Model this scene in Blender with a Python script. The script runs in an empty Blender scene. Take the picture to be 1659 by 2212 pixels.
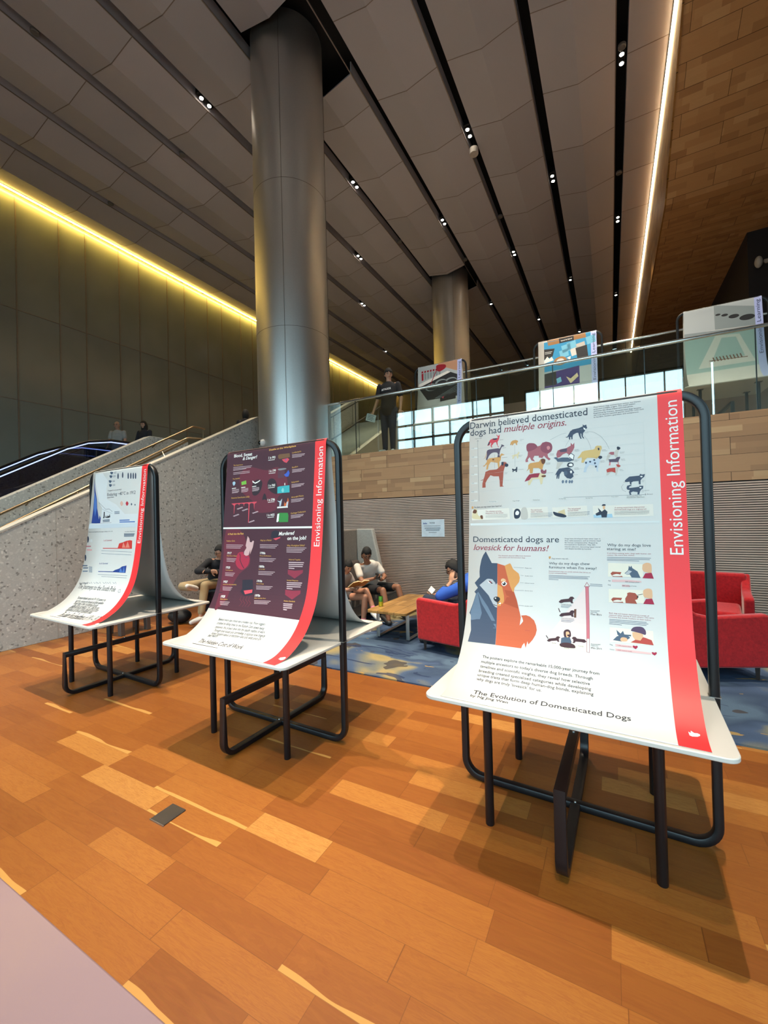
import bpy, bmesh, math, random
from mathutils import Vector, Matrix, noise
from mathutils.geometry import delaunay_2d_cdt
SC = bpy.context.scene
COL = SC.collection
# ------------------------------------------------------------------ camera
cam_d = bpy.data.cameras.new('camera')
cam = bpy.data.objects.new('camera', cam_d); COL.objects.link(cam)
cam_d.sensor_fit = 'VERTICAL'; cam_d.sensor_height = 36.0; cam_d.sensor_width = 27.0
cam_d.lens = 36.0 * 902.32 / 2212.0
cam_d.clip_start = 0.05; cam_d.clip_end = 300
_r = Vector((0.878448, 0.477140, -0.025813)); _u = Vector((0.027540, 0.003375, 0.999615)); _f = Vector((-0.477043, 0.878821, 0.010176))
cam.matrix_world = Matrix(((_r.x, _u.x, -_f.x, 0), (_r.y, _u.y, -_f.y, 0), (_r.z, _u.z, -_f.z, 1.6203), (0, 0, 0, 1)))
SC.camera = cam
# ------------------------------------------------------------------ exposure and tuning
SC.view_settings.view_transform = 'Standard'
SC.view_settings.look = 'None'
SC.view_settings.gamma = 1.0
SC.view_settings.use_curve_mapping = False
SC.view_settings.exposure = 0.0
SC.cycles.max_bounces = 7; SC.cycles.diffuse_bounces = 4; SC.cycles.glossy_bounces = 3
SC.cycles.transmission_bounces = 4; SC.cycles.transparent_max_bounces = 14
SC.cycles.sample_clamp_indirect = 6.0
SC.cycles.caustics_reflective = False; SC.cycles.caustics_refractive = False
# ------------------------------------------------------------------ world: bright overcast sky outside the window wall
W = bpy.data.worlds.new('overcast_sky'); SC.world = W; W.use_nodes = True
_nt = W.node_tree; _nt.nodes.clear()
_o = _nt.nodes.new('ShaderNodeOutputWorld'); _b = _nt.nodes.new('ShaderNodeBackground')
_tc = _nt.nodes.new('ShaderNodeTexCoord'); _sp = _nt.nodes.new('ShaderNodeSeparateXYZ'); _rp = _nt.nodes.new('ShaderNodeValToRGB')
_nz = _nt.nodes.new('ShaderNodeTexNoise'); _nz.inputs['Scale'].default_value = 1.2
_mx = _nt.nodes.new('ShaderNodeMix'); _mx.data_type = 'RGBA'; _mx.blend_type = 'MULTIPLY'; _mx.inputs[0].default_value = 0.3
_nt.links.new(_tc.outputs['Generated'], _sp.inputs[0]); _ma = _nt.nodes.new('ShaderNodeMath'); _ma.operation = 'MULTIPLY_ADD'; _ma.inputs[1].default_value = 0.5; _ma.inputs[2].default_value = 0.5
_nt.links.new(_sp.outputs[2], _ma.inputs[0]); _nt.links.new(_ma.outputs[0], _rp.inputs[0])
_rp.color_ramp.elements[0].position = 0.47; _rp.color_ramp.elements[0].color = (0.22, 0.25, 0.24, 1)
_rp.color_ramp.elements[1].position = 0.51; _rp.color_ramp.elements[1].color = (0.56, 0.86, 1.0, 1)
_nt.links.new(_tc.outputs['Generated'], _nz.inputs[0])
_nt.links.new(_rp.outputs[0], _mx.inputs[6]); _nt.links.new(_nz.outputs[0], _mx.inputs[7])
_nt.links.new(_mx.outputs[2], _b.inputs[0]); _b.inputs[1].default_value = 7.2
_nt.links.new(_b.outputs[0], _o.inputs[0])
def portal(name, x0, x1, z0, z1, y):
    d = bpy.data.lights.new(name, 'AREA'); d.shape = 'RECTANGLE'; d.size = x1 - x0; d.size_y = z1 - z0; d.cycles.is_portal = True
    o = bpy.data.objects.new(name, d); COL.objects.link(o); o.location = ((x0 + x1) / 2, y, (z0 + z1) / 2)
    o.rotation_euler = (math.radians(90), 0, math.radians(0)); return o
_p = portal('window_daylight_portal', -9.3, 2.5, 0.1, 6.84, -4.06)
_p.rotation_euler = (math.radians(90), 0, 0)      # faces +Y, into the hall
_p = portal('side_window_portal', -3.57, 0.57, 0.1, 6.8, 0.0); _p.location = (6.05, -1.5, 3.45); _p.rotation_euler = (math.radians(90), 0, math.radians(90))   # faces -X
# ------------------------------------------------------------------ helpers
def lin(h):
    h = h.lstrip('#'); v = [int(h[i:i + 2], 16) / 255 for i in (0, 2, 4)]
    return tuple(c / 12.92 if c <= 0.04045 else ((c + 0.055) / 1.055) ** 2.4 for c in v)
def rgba(c):
    if isinstance(c, str): c = lin(c)
    return (c[0], c[1], c[2], 1.0)
class NT:
    def __init__(s, name):
        s.m = bpy.data.materials.new(name); s.m.use_nodes = True; s.t = s.m.node_tree
        s.bsdf = s.t.nodes['Principled BSDF']; s.out = s.t.nodes['Material Output']
    def n(s, kind, **kw):
        nd = s.t.nodes.new(kind)
        for k, v in kw.items(): setattr(nd, k, v)
        return nd
    def l(s, a, b): s.t.links.new(a, b)
    def put(s, sock, v):
        if hasattr(v, 'is_output'): s.l(v, sock)
        elif v is not None:
            if isinstance(v, (tuple, list)) and len(sock.default_value) == 4 and len(v) == 3: v = (*v, 1)
            sock.default_value = v
    def math(s, op, a, b=None, c=None):
        nd = s.n('ShaderNodeMath', operation=op)
        s.put(nd.inputs[0], a)
        if b is not None: s.put(nd.inputs[1], b)
        if c is not None: s.put(nd.inputs[2], c)
        return nd.outputs[0]
    def pos(s):
        g = s.n('ShaderNodeTexCoord'); return g.outputs['Object']
    def sep(s, v):
        nd = s.n('ShaderNodeSeparateXYZ'); s.l(v, nd.inputs[0]); return nd.outputs
    def comb(s, x, y, z):
        nd = s.n('ShaderNodeCombineXYZ'); s.put(nd.inputs[0], x); s.put(nd.inputs[1], y); s.put(nd.inputs[2], z); return nd.outputs[0]
    def noise(s, v, scale, detail=2.0, rough=0.5, dist=0.0, out=0):
        nd = s.n('ShaderNodeTexNoise'); nd.inputs['Scale'].default_value = scale; nd.inputs['Detail'].default_value = detail
        nd.inputs['Roughness'].default_value = rough; nd.inputs['Distortion'].default_value = dist; s.l(v, nd.inputs['Vector']); return nd.outputs[out]
    def white(s, v, out=0):
        nd = s.n('ShaderNodeTexWhiteNoise', noise_dimensions='3D'); s.l(v, nd.inputs['Vector']); return nd.outputs[out]
    def ramp(s, f, stops, interp='LINEAR'):
        nd = s.n('ShaderNodeValToRGB'); cr = nd.color_ramp; cr.interpolation = interp
        while len(cr.elements) < len(stops): cr.elements.new(0.5)
        for e, (p, c) in zip(cr.elements, stops): e.position = p; e.color = rgba(c)
        s.l(f, nd.inputs[0]); return nd.outputs[0]
    def mix(s, f, a, b, blend='MIX'):
        nd = s.n('ShaderNodeMix', data_type='RGBA', blend_type=blend); s.put(nd.inputs[0], f)
        s.put(nd.inputs[6], rgba(a) if not hasattr(a, 'is_output') else a); s.put(nd.inputs[7], rgba(b) if not hasattr(b, 'is_output') else b); return nd.outputs[2]
    def vmul(s, v, k):
        nd = s.n('ShaderNodeVectorMath', operation='MULTIPLY'); s.l(v, nd.inputs[0]); nd.inputs[1].default_value = k; return nd.outputs[0]
    def bump(s, h, strength=0.2, dist=0.01):
        nd = s.n('ShaderNodeBump'); nd.inputs['Strength'].default_value = strength; nd.inputs['Distance'].default_value = dist
        s.l(h, nd.inputs['Height']); s.l(nd.outputs[0], s.bsdf.inputs['Normal'])
    def set(s, color=None, rough=None, metal=None, spec=None, coat=None):
        b = s.bsdf.inputs
        if color is not None: s.put(b['Base Color'], rgba(color) if not hasattr(color, 'is_output') else color)
        if rough is not None: s.put(b['Roughness'], rough)
        if metal is not None: s.put(b['Metallic'], metal)
        if spec is not None: s.put(b['Specular IOR Level'], spec)
        if coat is not None: s.put(b['Coat Weight'], coat)
        return s
MATS = {}
def plain(name, color, rough=0.6, metal=0.0, var=0.06, scale=9.0, spec=None, bump=0.0):
    """solid colour with a faint procedural mottling"""
    if name in MATS: return MATS[name]
    t = NT(name); c = lin(color) if isinstance(color, str) else color
    f = t.noise(t.pos(), scale, 3.0)
    lo = tuple(x * (1 - var) for x in c); hi = tuple(min(1, x * (1 + var)) for x in c)
    t.set(t.ramp(f, ((0.3, lo), (0.7, hi))), rough, metal, spec)
    if bump: t.bump(t.noise(t.pos(), scale * 14, 2.0), bump, 0.002)
    MATS[name] = t.m; return t.m
def ink(name, color, rough=0.55):
    if name in MATS: return MATS[name]
    t = NT('print_' + name); color = tuple(0.74 * q for q in lin(color)); t.set(color, rough, 0, 0.3); MATS[name] = t.m; return t.m
def glow(name, color, strength):
    t = NT(name); t.set((0.8, 0.8, 0.8), 0.5)
    t.put(t.bsdf.inputs['Emission Color'], rgba(color)); t.bsdf.inputs['Emission Strength'].default_value = strength
    MATS[name] = t.m; return t.m
# ------------------------------------------------------------------ mesh building
class MB:
    def __init__(s): s.v = []; s.f = []; s.mi = []; s.mats = []
    def _m(s, m):
        if m is None: return 0
        if m not in s.mats: s.mats.append(m)
        return s.mats.index(m)
    def add(s, verts, faces, m=None):
        k = len(s.v); i = s._m(m)
        s.v += [tuple(v) for v in verts]; s.f += [tuple(k + a for a in f) for f in faces]; s.mi += [i] * len(faces); return s
    def box(s, x0, x1, y0, y1, z0, z1, m=None, M=None):
        vs = [Vector((x, y, z)) for z in (z0, z1) for y in (y0, y1) for x in (x0, x1)]
        if M: vs = [M @ v for v in vs]
        return s.add(vs, [(0, 2, 3, 1), (4, 5, 7, 6), (0, 1, 5, 4), (2, 6, 7, 3), (1, 3, 7, 5), (0, 4, 6, 2)], m)
    def sweep(s, path, sec, nrm=None, closed=False, m=None, cap=True):
        """section (list of 2D points) swept along a path; nrm = constant plane normal or None"""
        P = [Vector(p) for p in path]; n = len(P); rings = []; prev = None
        for i in range(n):
            a = P[(i - 1) % n] if (closed or i > 0) else P[i]; b = P[(i + 1) % n] if (closed or i < n - 1) else P[i]
            t = (b - a).normalized()
            if nrm is not None: N = Vector(nrm).normalized()
            else:
                if prev is None: N = t.orthogonal().normalized()
                else: N = (prev - t * prev.dot(t)).normalized()
                prev = N
            B = t.cross(N).normalized(); k = 1.0
            if 0 < i < n - 1 or closed:
                d1 = (P[i] - P[i - 1]).normalized(); k = 1 / max(0.5, math.sqrt(max(0.0, (1 + d1.dot((P[(i + 1) % n] - P[i]).normalized())) / 2)))
            rings.append([P[i] + N * q[0] + B * (q[1] * k) for q in sec])
        k = len(sec); vs = [v for r in rings for v in r]; fs = []
        for i in range(n if closed else n - 1):
            j = (i + 1) % n
            for a in range(k):
                b = (a + 1) % k; fs.append((i * k + a, i * k + b, j * k + b, j * k + a))
        if cap and not closed: fs.append(tuple(range(k))[::-1]); fs.append(tuple((n - 1) * k + a for a in range(k)))
        return s.add(vs, fs, m)
    def tube(s, path, r, seg=12, m=None, closed=False):
        return s.sweep(path, [(r * math.cos(2 * math.pi * i / seg), r * math.sin(2 * math.pi * i / seg)) for i in range(seg)], None, closed, m)
    def lathe(s, c, prof, seg=24, m=None, M=None):
        vs = []; fs = []; c = Vector(c)
        for r, z in prof:
            for i in range(seg):
                a = 2 * math.pi * i / seg; v = Vector((r * math.cos(a), r * math.sin(a), z)); vs.append(c + (M @ v if M else v))
        for j in range(len(prof) - 1):
            for i in range(seg):
                b = (i + 1) % seg; fs.append((j * seg + i, j * seg + b, (j + 1) * seg + b, (j + 1) * seg + i))
        fs.append(tuple(range(seg))[::-1]); fs.append(tuple((len(prof) - 1) * seg + i for i in range(seg)))
        return s.add(vs, fs, m)
    def prism(s, poly, axis, a, b, m=None):
        """2D polygon extruded along an axis ('x': (y,z), 'y': (x,z), 'z': (x,y))"""
        def p3(q, t): return {'x': (t, q[0], q[1]), 'y': (q[0], t, q[1]), 'z': (q[0], q[1], t)}[axis]
        n = len(poly); vs = [p3(q, a) for q in poly] + [p3(q, b) for q in poly]
        fs = [tuple(range(n))[::-1], tuple(range(n, 2 * n))] + [(i, (i + 1) % n, n + (i + 1) % n, n + i) for i in range(n)]
        return s.add(vs, fs, m)
    def ball(s, c, r, m=None, seg=16, rings=10, M=None):
        vs = []; fs = []; c = Vector(c); r = r if isinstance(r, (tuple, list)) else (r, r, r)
        for j in range(rings + 1):
            ph = math.pi * j / rings
            for i in range(seg):
                a = 2 * math.pi * i / seg; v = Vector((r[0] * math.sin(ph) * math.cos(a), r[1] * math.sin(ph) * math.sin(a), r[2] * math.cos(ph)))
                vs.append(c + (M @ v if M else v))
        for j in range(rings):
            for i in range(seg):
                b = (i + 1) % seg; fs.append((j * seg + i, (j + 1) * seg + i, (j + 1) * seg + b, j * seg + b))
        return s.add(vs, fs, m)
    def build(s, name, mat=None, parent=None, smooth=35, bevel=0.0, seg=2, loc=None, recalc=True):
        me = bpy.data.meshes.new(name); me.from_pydata(s.v, [], s.f)
        ms = s.mats if s.mats else [mat]
        for m in ms: me.materials.append(m)
        if len(ms) > 1: me.polygons.foreach_set('material_index', s.mi)
        if recalc:
            bm = bmesh.new(); bm.from_mesh(me); bmesh.ops.remove_doubles(bm, verts=bm.verts, dist=1e-5)
            bmesh.ops.recalc_face_normals(bm, faces=bm.faces); bm.to_mesh(me); bm.free()
        if smooth:
            me.polygons.foreach_set('use_smooth', [True] * len(me.polygons)); me.set_sharp_from_angle(angle=math.radians(smooth))
        me.update()
        o = bpy.data.objects.new(name, me); COL.objects.link(o)
        if loc is not None: o.location = loc
        if parent is not None: o.parent = parent
        if bevel:
            b = o.modifiers.new('bevel', 'BEVEL'); b.width = bevel; b.segments = seg; b.limit_method = 'ANGLE'; b.angle_limit = math.radians(40)
        return o
def tag(o, label=None, cat=None, group=None, kind=None):
    if label: o['label'] = label
    if cat: o['category'] = cat
    if group: o['group'] = group
    if kind: o['kind'] = kind
    return o
def empty(name, loc=(0, 0, 0), rz=0.0):
    o = bpy.data.objects.new(name, None); COL.objects.link(o); o.location = loc; o.rotation_euler = (0, 0, rz); o.empty_display_size = 0.1; return o
def kids(o): return [c for c in bpy.data.objects if c.parent == o]
def copy_tree(o, parent=None):
    c = o.copy(); COL.objects.link(c); c.parent = parent
    for ch in kids(o): copy_tree(ch, c)
    return c
def struct(o): o['kind'] = 'structure'; return o
def fillet(pts, r, n=6, closed=False):
    """round the corners of a polyline (r: one radius or one per corner)"""
    P = [Vector(p) for p in pts]; out = []; N = len(P)
    for i in range(N):
        rr = r[i] if isinstance(r, (list, tuple)) else r
        if (not closed and i in (0, N - 1)) or rr <= 0: out.append(P[i]); continue
        a = (P[i - 1] - P[i]); b = (P[(i + 1) % N] - P[i]); la, lb = a.length, b.length; a.normalize(); b.normalize()
        ang = a.angle(b); d = min(rr / math.tan(ang / 2), la * 0.49, lb * 0.49); r2 = d * math.tan(ang / 2)
        p0, p1 = P[i] + a * d, P[i] + b * d; c = P[i] + (a + b).normalized() * (r2 / math.sin(ang / 2))
        for k in range(n + 1):
            t = k / n; u = (p0 - c) * (math.sin((1 - t) * (math.pi - ang)) / math.sin(math.pi - ang)) + (p1 - c) * (math.sin(t * (math.pi - ang)) / math.sin(math.pi - ang)); out.append(c + u)
    return out
def rrect(w, h, b, n=2):
    """rounded rectangle section"""
    out = []
    for cx, cy, a0 in ((w / 2 - b, h / 2 - b, 0), (-w / 2 + b, h / 2 - b, 90), (-w / 2 + b, -h / 2 + b, 180), (w / 2 - b, -h / 2 + b, 270)):
        for k in range(n + 1):
            a = math.radians(a0 + 90 * k / n); out.append((cx + b * math.cos(a), cy + b * math.sin(a)))
    return out

# ================================================================== materials of the place
def m_floor():
    t = NT('oak_parquet'); x, y, z = t.sep(t.pos()); PW, PL = 0.145, 0.62
    yy = t.math('DIVIDE', t.math('SUBTRACT', y, 0.115), PW); row = t.math('FLOOR', yy); fy = t.math('FRACT', yy)
    sh = t.white(t.comb(row, 3.7, 1.3)); xx = t.math('ADD', t.math('DIVIDE', x, PL), t.math('MULTIPLY', sh, 7.0))
    # uneven plank lengths
    xx = t.math('ADD', xx, t.math('MULTIPLY', t.math('SINE', t.math('MULTIPLY', xx, 2.9)), 0.16))
    idx = t.math('FLOOR', xx); fx = t.math('FRACT', xx)
    rnd = t.white(t.comb(idx, row, 0.5)); rnd2 = t.white(t.comb(idx, row, 9.5))
    base = t.ramp(rnd, ((0.0, '#703d13'), (0.25, '#7c4618'), (0.6, '#854e1c'), (0.85, '#8e5722'), (0.95, '#9c672e'), (1.0, '#aa783c')))
    off = t.math('MULTIPLY', rnd2, 40.0)
    gv = t.comb(t.math('ADD', t.math('MULTIPLY', x, 2.2), off), t.math('ADD', t.math('MULTIPLY', y, 16.0), off), off)
    g1 = t.noise(gv, 1.6, 5.0, 0.62, 1.6); g2 = t.noise(t.comb(t.math('MULTIPLY', x, 14.0), t.math('MULTIPLY', y, 160.0), off), 1.0, 3.0, 0.6)
    rings = t.math('ABSOLUTE', t.math('SINE', t.math('MULTIPLY', g1, 26.0)))
    c = t.mix(t.math('MULTIPLY', t.math('SUBTRACT', 1.0, rings), 0.32), base, '#6e3410')
    c = t.mix(t.math('MULTIPLY', t.math('GREATER_THAN', g2, 0.56), 0.3), c, '#7a3d14')
    c = t.mix(t.math('MULTIPLY', t.math('SUBTRACT', g1, 0.35), 0.55), c, '#a06628')
    # sapwood streak on some planks
    sap = t.math('MULTIPLY', t.math('GREATER_THAN', rnd2, 0.93), t.math('LESS_THAN', fy, t.math('MULTIPLY', t.math('SUBTRACT', t.noise(t.comb(t.math('MULTIPLY', x, 2.6), off, off), 1.0, 1.0), 0.22), 0.55)))
    c = t.mix(t.math('MULTIPLY', sap, 0.7), c, '#bb8e4c')
    # knots
    gap = t.math('MAXIMUM', t.math('LESS_THAN', fy, 0.012), t.math('LESS_THAN', fx, 0.004))
    c = t.mix(t.math('MULTIPLY', gap, 0.55), c, '#4a2209')
    t.set(c, t.math('ADD', 0.34, t.math('MULTIPLY', g2, 0.14)), 0, 0.4); return t.m
def m_granite():
    t = NT('terrazzo_stone'); p = t.pos()
    nd = t.n('ShaderNodeTexVoronoi', feature='F1'); nd.inputs['Scale'].default_value = 36.0; nd.inputs['Randomness'].default_value = 1.0
    warp = t.n('ShaderNodeVectorMath', operation='ADD'); t.l(p, warp.inputs[0]); nz = t.n('ShaderNodeTexNoise'); nz.inputs['Scale'].default_value = 11.0; t.l(p, nz.inputs['Vector'])
    sc = t.vmul(nz.outputs['Color'], (0.07, 0.07, 0.07)); t.l(sc, warp.inputs[1]); t.l(warp.outputs[0], nd.inputs['Vector'])
    x, y, z = t.sep(nd.outputs['Color']); fine = t.noise(p, 60.0, 4.0, 0.7)
    c = t.ramp(x, ((0.0, '#615d58'), (0.09, '#736e68'), (0.12, '#b3aea6'), (0.6, '#bcb7af'), (0.86, '#c6c1b8'), (0.93, '#d6d1c7'), (1.0, '#e2ddd3')), 'LINEAR')
    small = t.math('LESS_THAN', nd.outputs['Distance'], 0.52)
    c = t.mix(t.math('MULTIPLY', t.math('SUBTRACT', 1.0, small), 0.9), c, '#b5b0a9')
    c = t.mix(0.35, c, t.ramp(fine, ((0.3, '#a6a19a'), (0.7, '#c4bfb7'))))
    t.set(c, 0.62, 0, 0.3); t.bump(fine, 0.12, 0.004); return t.m
def m_timber(name, dark, mid, light, a='x', b='z', pl=1.17, ph=0.235, ox=0.0, oz=1.98, rough=0.5):
    t = NT(name); x, y, z = t.sep(t.pos()); A = {'x': x, 'y': y, 'z': z}[a]; B = {'x': x, 'y': y, 'z': z}[b]
    v = t.math('DIVIDE', t.math('SUBTRACT', B, oz), ph); row = t.math('FLOOR', v); fv = t.math('FRACT', v)
    u = t.math('ADD', t.math('DIVIDE', t.math('SUBTRACT', A, ox), pl), t.math('MULTIPLY', t.math('MODULO', row, 2.0), 0.5)); fu = t.math('FRACT', u); pid = t.math('FLOOR', u)
    sv = t.math('FLOOR', t.math('MULTIPLY', fv, 3.0)); su = t.math('ADD', t.math('MULTIPLY', A, 2.4), t.math('MULTIPLY', t.white(t.comb(sv, row, pid)), 5.0))
    r = t.white(t.comb(t.math('FLOOR', su), t.math('ADD', sv, t.math('MULTIPLY', row, 3.0)), pid))
    grain = t.noise(t.comb(t.math('MULTIPLY', A, 3.0), t.math('MULTIPLY', B, 45.0), t.math('MULTIPLY', r, 20.0)), 1.0, 4.0, 0.6, 0.6)
    c = t.ramp(r, ((0.0, dark), (0.35, mid), (0.75, mid), (1.0, light)))
    c = t.mix(t.math('MULTIPLY', t.math('SUBTRACT', grain, 0.25), 0.45), c, dark)
    seam = t.math('MAXIMUM', t.math('LESS_THAN', fv, 0.022), t.math('LESS_THAN', fu, 0.006))
    c = t.mix(t.math('MULTIPLY', seam, 0.8), c, '#2c1a10')
    t.set(c, rough, 0, 0.3); return t.m
def m_carpet():
    t = NT('wool_carpet'); p = t.pos()
    n1 = t.noise(t.vmul(p, (1.0, 1.6, 1.0)), 0.85, 2.0, 0.5, 0.9); n2 = t.noise(p, 2.1, 2.0, 0.5, 0.5); f = t.noise(p, 90.0, 3.0, 0.7); st = t.noise(t.vmul(p, (1.0, 3.0, 1.0)), 1.5, 3.0, 0.55, 1.2)
    c = t.ramp(n1, ((0.30, '#857a52'), (0.40, '#97885e'), (0.445, '#6d7068'), (0.485, '#445672'), (0.56, '#37475f'), (0.64, '#4f6479')))
    c = t.mix(t.math('MULTIPLY', t.math('GREATER_THAN', n2, 0.64), 0.85), c, '#3f3a38')
    c = t.mix(t.math('MULTIPLY', t.math('GREATER_THAN', st, 0.62), 0.8), c, '#232f4c')
    c = t.mix(t.math('MULTIPLY', t.math('LESS_THAN', st, 0.33), 0.8), c, '#a5884a')
    c = t.mix(t.math('MULTIPLY', f, 0.35), c, '#2b3242')
    t.set(c, 0.95, 0, 0.1); t.bump(f, 0.5, 0.006); return t.m
def m_ceiling():
    t = NT('ceiling_metal_panel'); p = t.pos(); x, y, z = t.sep(p)
    pid = t.white(t.comb(t.math('FLOOR', t.math('DIVIDE', t.math('SUBTRACT', x, 0.49), 1.758)), t.math('FLOOR', t.math('DIVIDE', t.math('SUBTRACT', y, 6.99), 1.85)), 0.0))
    f = t.noise(p, 220.0, 2.0, 0.5)
    c = t.ramp(pid, ((0.0, '#bcbac2'), (0.5, '#c4c2ca'), (1.0, '#ccc9d2')))
    c = t.mix(t.math('MULTIPLY', f, 0.4), c, '#9a969c')
    t.set(c, 0.55, 0.0, 0.3); return t.m
def m_column():
    t = NT('brushed_column_metal'); x, y, z = t.sep(t.pos())
    g = t.noise(t.comb(t.math('MULTIPLY', x, 30.0), t.math('MULTIPLY', y, 30.0), t.math('MULTIPLY', z, 300.0)), 1.0, 2.0)
    t.set(t.ramp(g, ((0.3, '#bdbcba'), (0.7, '#c6c5c3'))), 0.43, 0.92); return t.m
def m_glasswall():
    t = NT('dark_glass_cladding'); f = t.noise(t.pos(), 0.7, 2.0)
    t.set(t.ramp(f, ((0.3, '#83887f'), (0.7, '#8c9188'))), 0.22, 0, 0.5); return t.m
def m_pane(name, tint, refl):
    t = NT(name); t.t.nodes.remove(t.bsdf)
    tr = t.n('ShaderNodeBsdfTransparent'); tr.inputs[0].default_value = rgba(tint); gl = t.n('ShaderNodeBsdfGlossy'); gl.inputs['Roughness'].default_value = 0.0; gl.inputs[0].default_value = (0.93, 1.0, 1.0, 1)
    lw = t.n('ShaderNodeLayerWeight'); lw.inputs['Blend'].default_value = 0.35
    f = t.math('ADD', refl, t.math('MULTIPLY', t.math('POWER', lw.outputs['Facing'], 4.0), 0.6)); mx = t.n('ShaderNodeMixShader')
    t.l(f, mx.inputs[0]); t.l(tr.outputs[0], mx.inputs[1]); t.l(gl.outputs[0], mx.inputs[2]); t.l(mx.outputs[0], t.out.inputs[0]); return t.m
def m_fabric(name, c0, c1, rough=0.9, scale=60.0):
    t = NT(name); f = t.noise(t.pos(), scale, 3.0, 0.65); g = t.noise(t.pos(), 5.0, 2.0)
    c = t.ramp(f, ((0.3, c0), (0.7, c1))); c = t.mix(t.math('MULTIPLY', g, 0.35), c, c0)
    t.set(c, rough, 0, 0.15); t.bump(f, 0.25, 0.003); t.put(t.bsdf.inputs['Sheen Weight'], 0.25); MATS[name] = t.m; return t.m
FLOOR = m_floor(); GRAN = m_granite(); CARPET = m_carpet(); CEIL = m_ceiling(); COLM = m_column(); GWALL = m_glasswall()
TIMB = m_timber('oak_cladding', '#9d7655', '#b48a63', '#c8a277', ox=1.44 - 1.17 * 8, oz=1.98 - 0.117)
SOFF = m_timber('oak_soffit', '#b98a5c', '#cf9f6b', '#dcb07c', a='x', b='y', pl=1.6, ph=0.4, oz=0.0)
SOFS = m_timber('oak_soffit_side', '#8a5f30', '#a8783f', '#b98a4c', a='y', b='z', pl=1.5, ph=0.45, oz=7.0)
BLACK = plain('black_powder_coat', '#0c0d11', 0.36, 0.1, 0.1)
DARK = plain('black_recess', '#08080a', 0.9)
POLI = plain('polished_rail', '#c9c9c6', 0.14, 0.95)
STEEL = plain('satin_steel', '#a9a9a6', 0.3, 0.95)
BRASS = plain('bronze_handrail', '#8d7a60', 0.32, 0.85)
SEAM = plain('panel_joint', '#8d827c', 0.5, 0.3)
GLASS = m_pane('balustrade_glass', (0.84, 0.93, 0.91), 0.18)
CLEARG = m_pane('clear_glass', (0.93, 0.96, 0.96), 0.05)
LEDY = glow('warm_led_strip', (1.0, 0.62, 0.12), 105.0)
LEDW = glow('warm_white_led_strip', (1.0, 0.74, 0.40), 45.0)
LENS = glow('lit_lamp_lens', (1.0, 0.86, 0.68), 60.0)
# ================================================================== the shell of the hall
CZ = 11.67; FZ = 2.9; WY = 7.2; K = 1.326; LX = -15.58
struct(MB().box(LX - 0.1, 6.1, -4.1, WY + 0.2, -0.15, 0).build('floor', FLOOR, smooth=0))
# stairs floor and upper landing
b = MB(); b.box(LX - 0.1, 6.1, WY + 0.06, 31.2, FZ - 0.35, FZ - 0.02)
struct(b.build('trim_1', plain('landing_stone', '#8f877c', 0.5), smooth=0))
# back wall: oak planks above, horizontal battens below
struct(MB().box(-5.9, 6.0, WY, WY + 0.05, 1.98, FZ + 0.0).build('wall_back', TIMB, smooth=0))
struct(MB().box(-5.9, 6.0, WY + 0.012, WY + 0.06, 0, 1.98).build('wall_back_lining', DARK, smooth=0))
b = MB(); P0 = 0.0316
for i in range(62):
    z0 = 0.012 + i * P0; b.box(-5.9, 6.0, WY - 0.015, WY + 0.012, z0, z0 + 0.0205)
o = struct(b.build('trim_2', plain('batten_wood', '#c9ae9c', 0.55, 0, 0.1, 3.0), smooth=0))
struct(MB().box(LX, -5.9, WY + 0.06, WY + 0.2, 0, FZ - 0.02).build('wall_landing_front', bpy.data.materials['landing_stone'], smooth=0))
# left wall clad in dark glass, with light joints
struct(MB().box(LX - 0.15, LX, -4.1, 31.2, 0, CZ + 0.4).build('wall_left', GWALL, smooth=0))
b = MB()
ys = [4.38, 5.23, 5.82, 6.66, 7.22, 8.09, 8.68, 9.54, 10.13, 10.97, 11.54]
ys = [4.38 - 0.59 - 1.45 * k for k in range(5)] + [4.38 - 1.45 * k for k in range(1, 5)] + ys + [11.54 + 0.86 + 1.45 * k for k in range(9)] + [11.54 + 1.45 * (k + 1) for k in range(9)]
for y in ys:
    if -4 < y * K < 31: b.box(LX, LX + 0.02, y * K - 0.016, y * K + 0.016, 0, CZ - 0.1)
for z in (8.14, 5.41, 2.68): b.box(LX, LX + 0.016, -4, 31, z - 0.011, z + 0.011)
struct(b.build('trim_3', plain('cladding_joint', '#8a8278', 0.4, 0.5), smooth=0))
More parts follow.
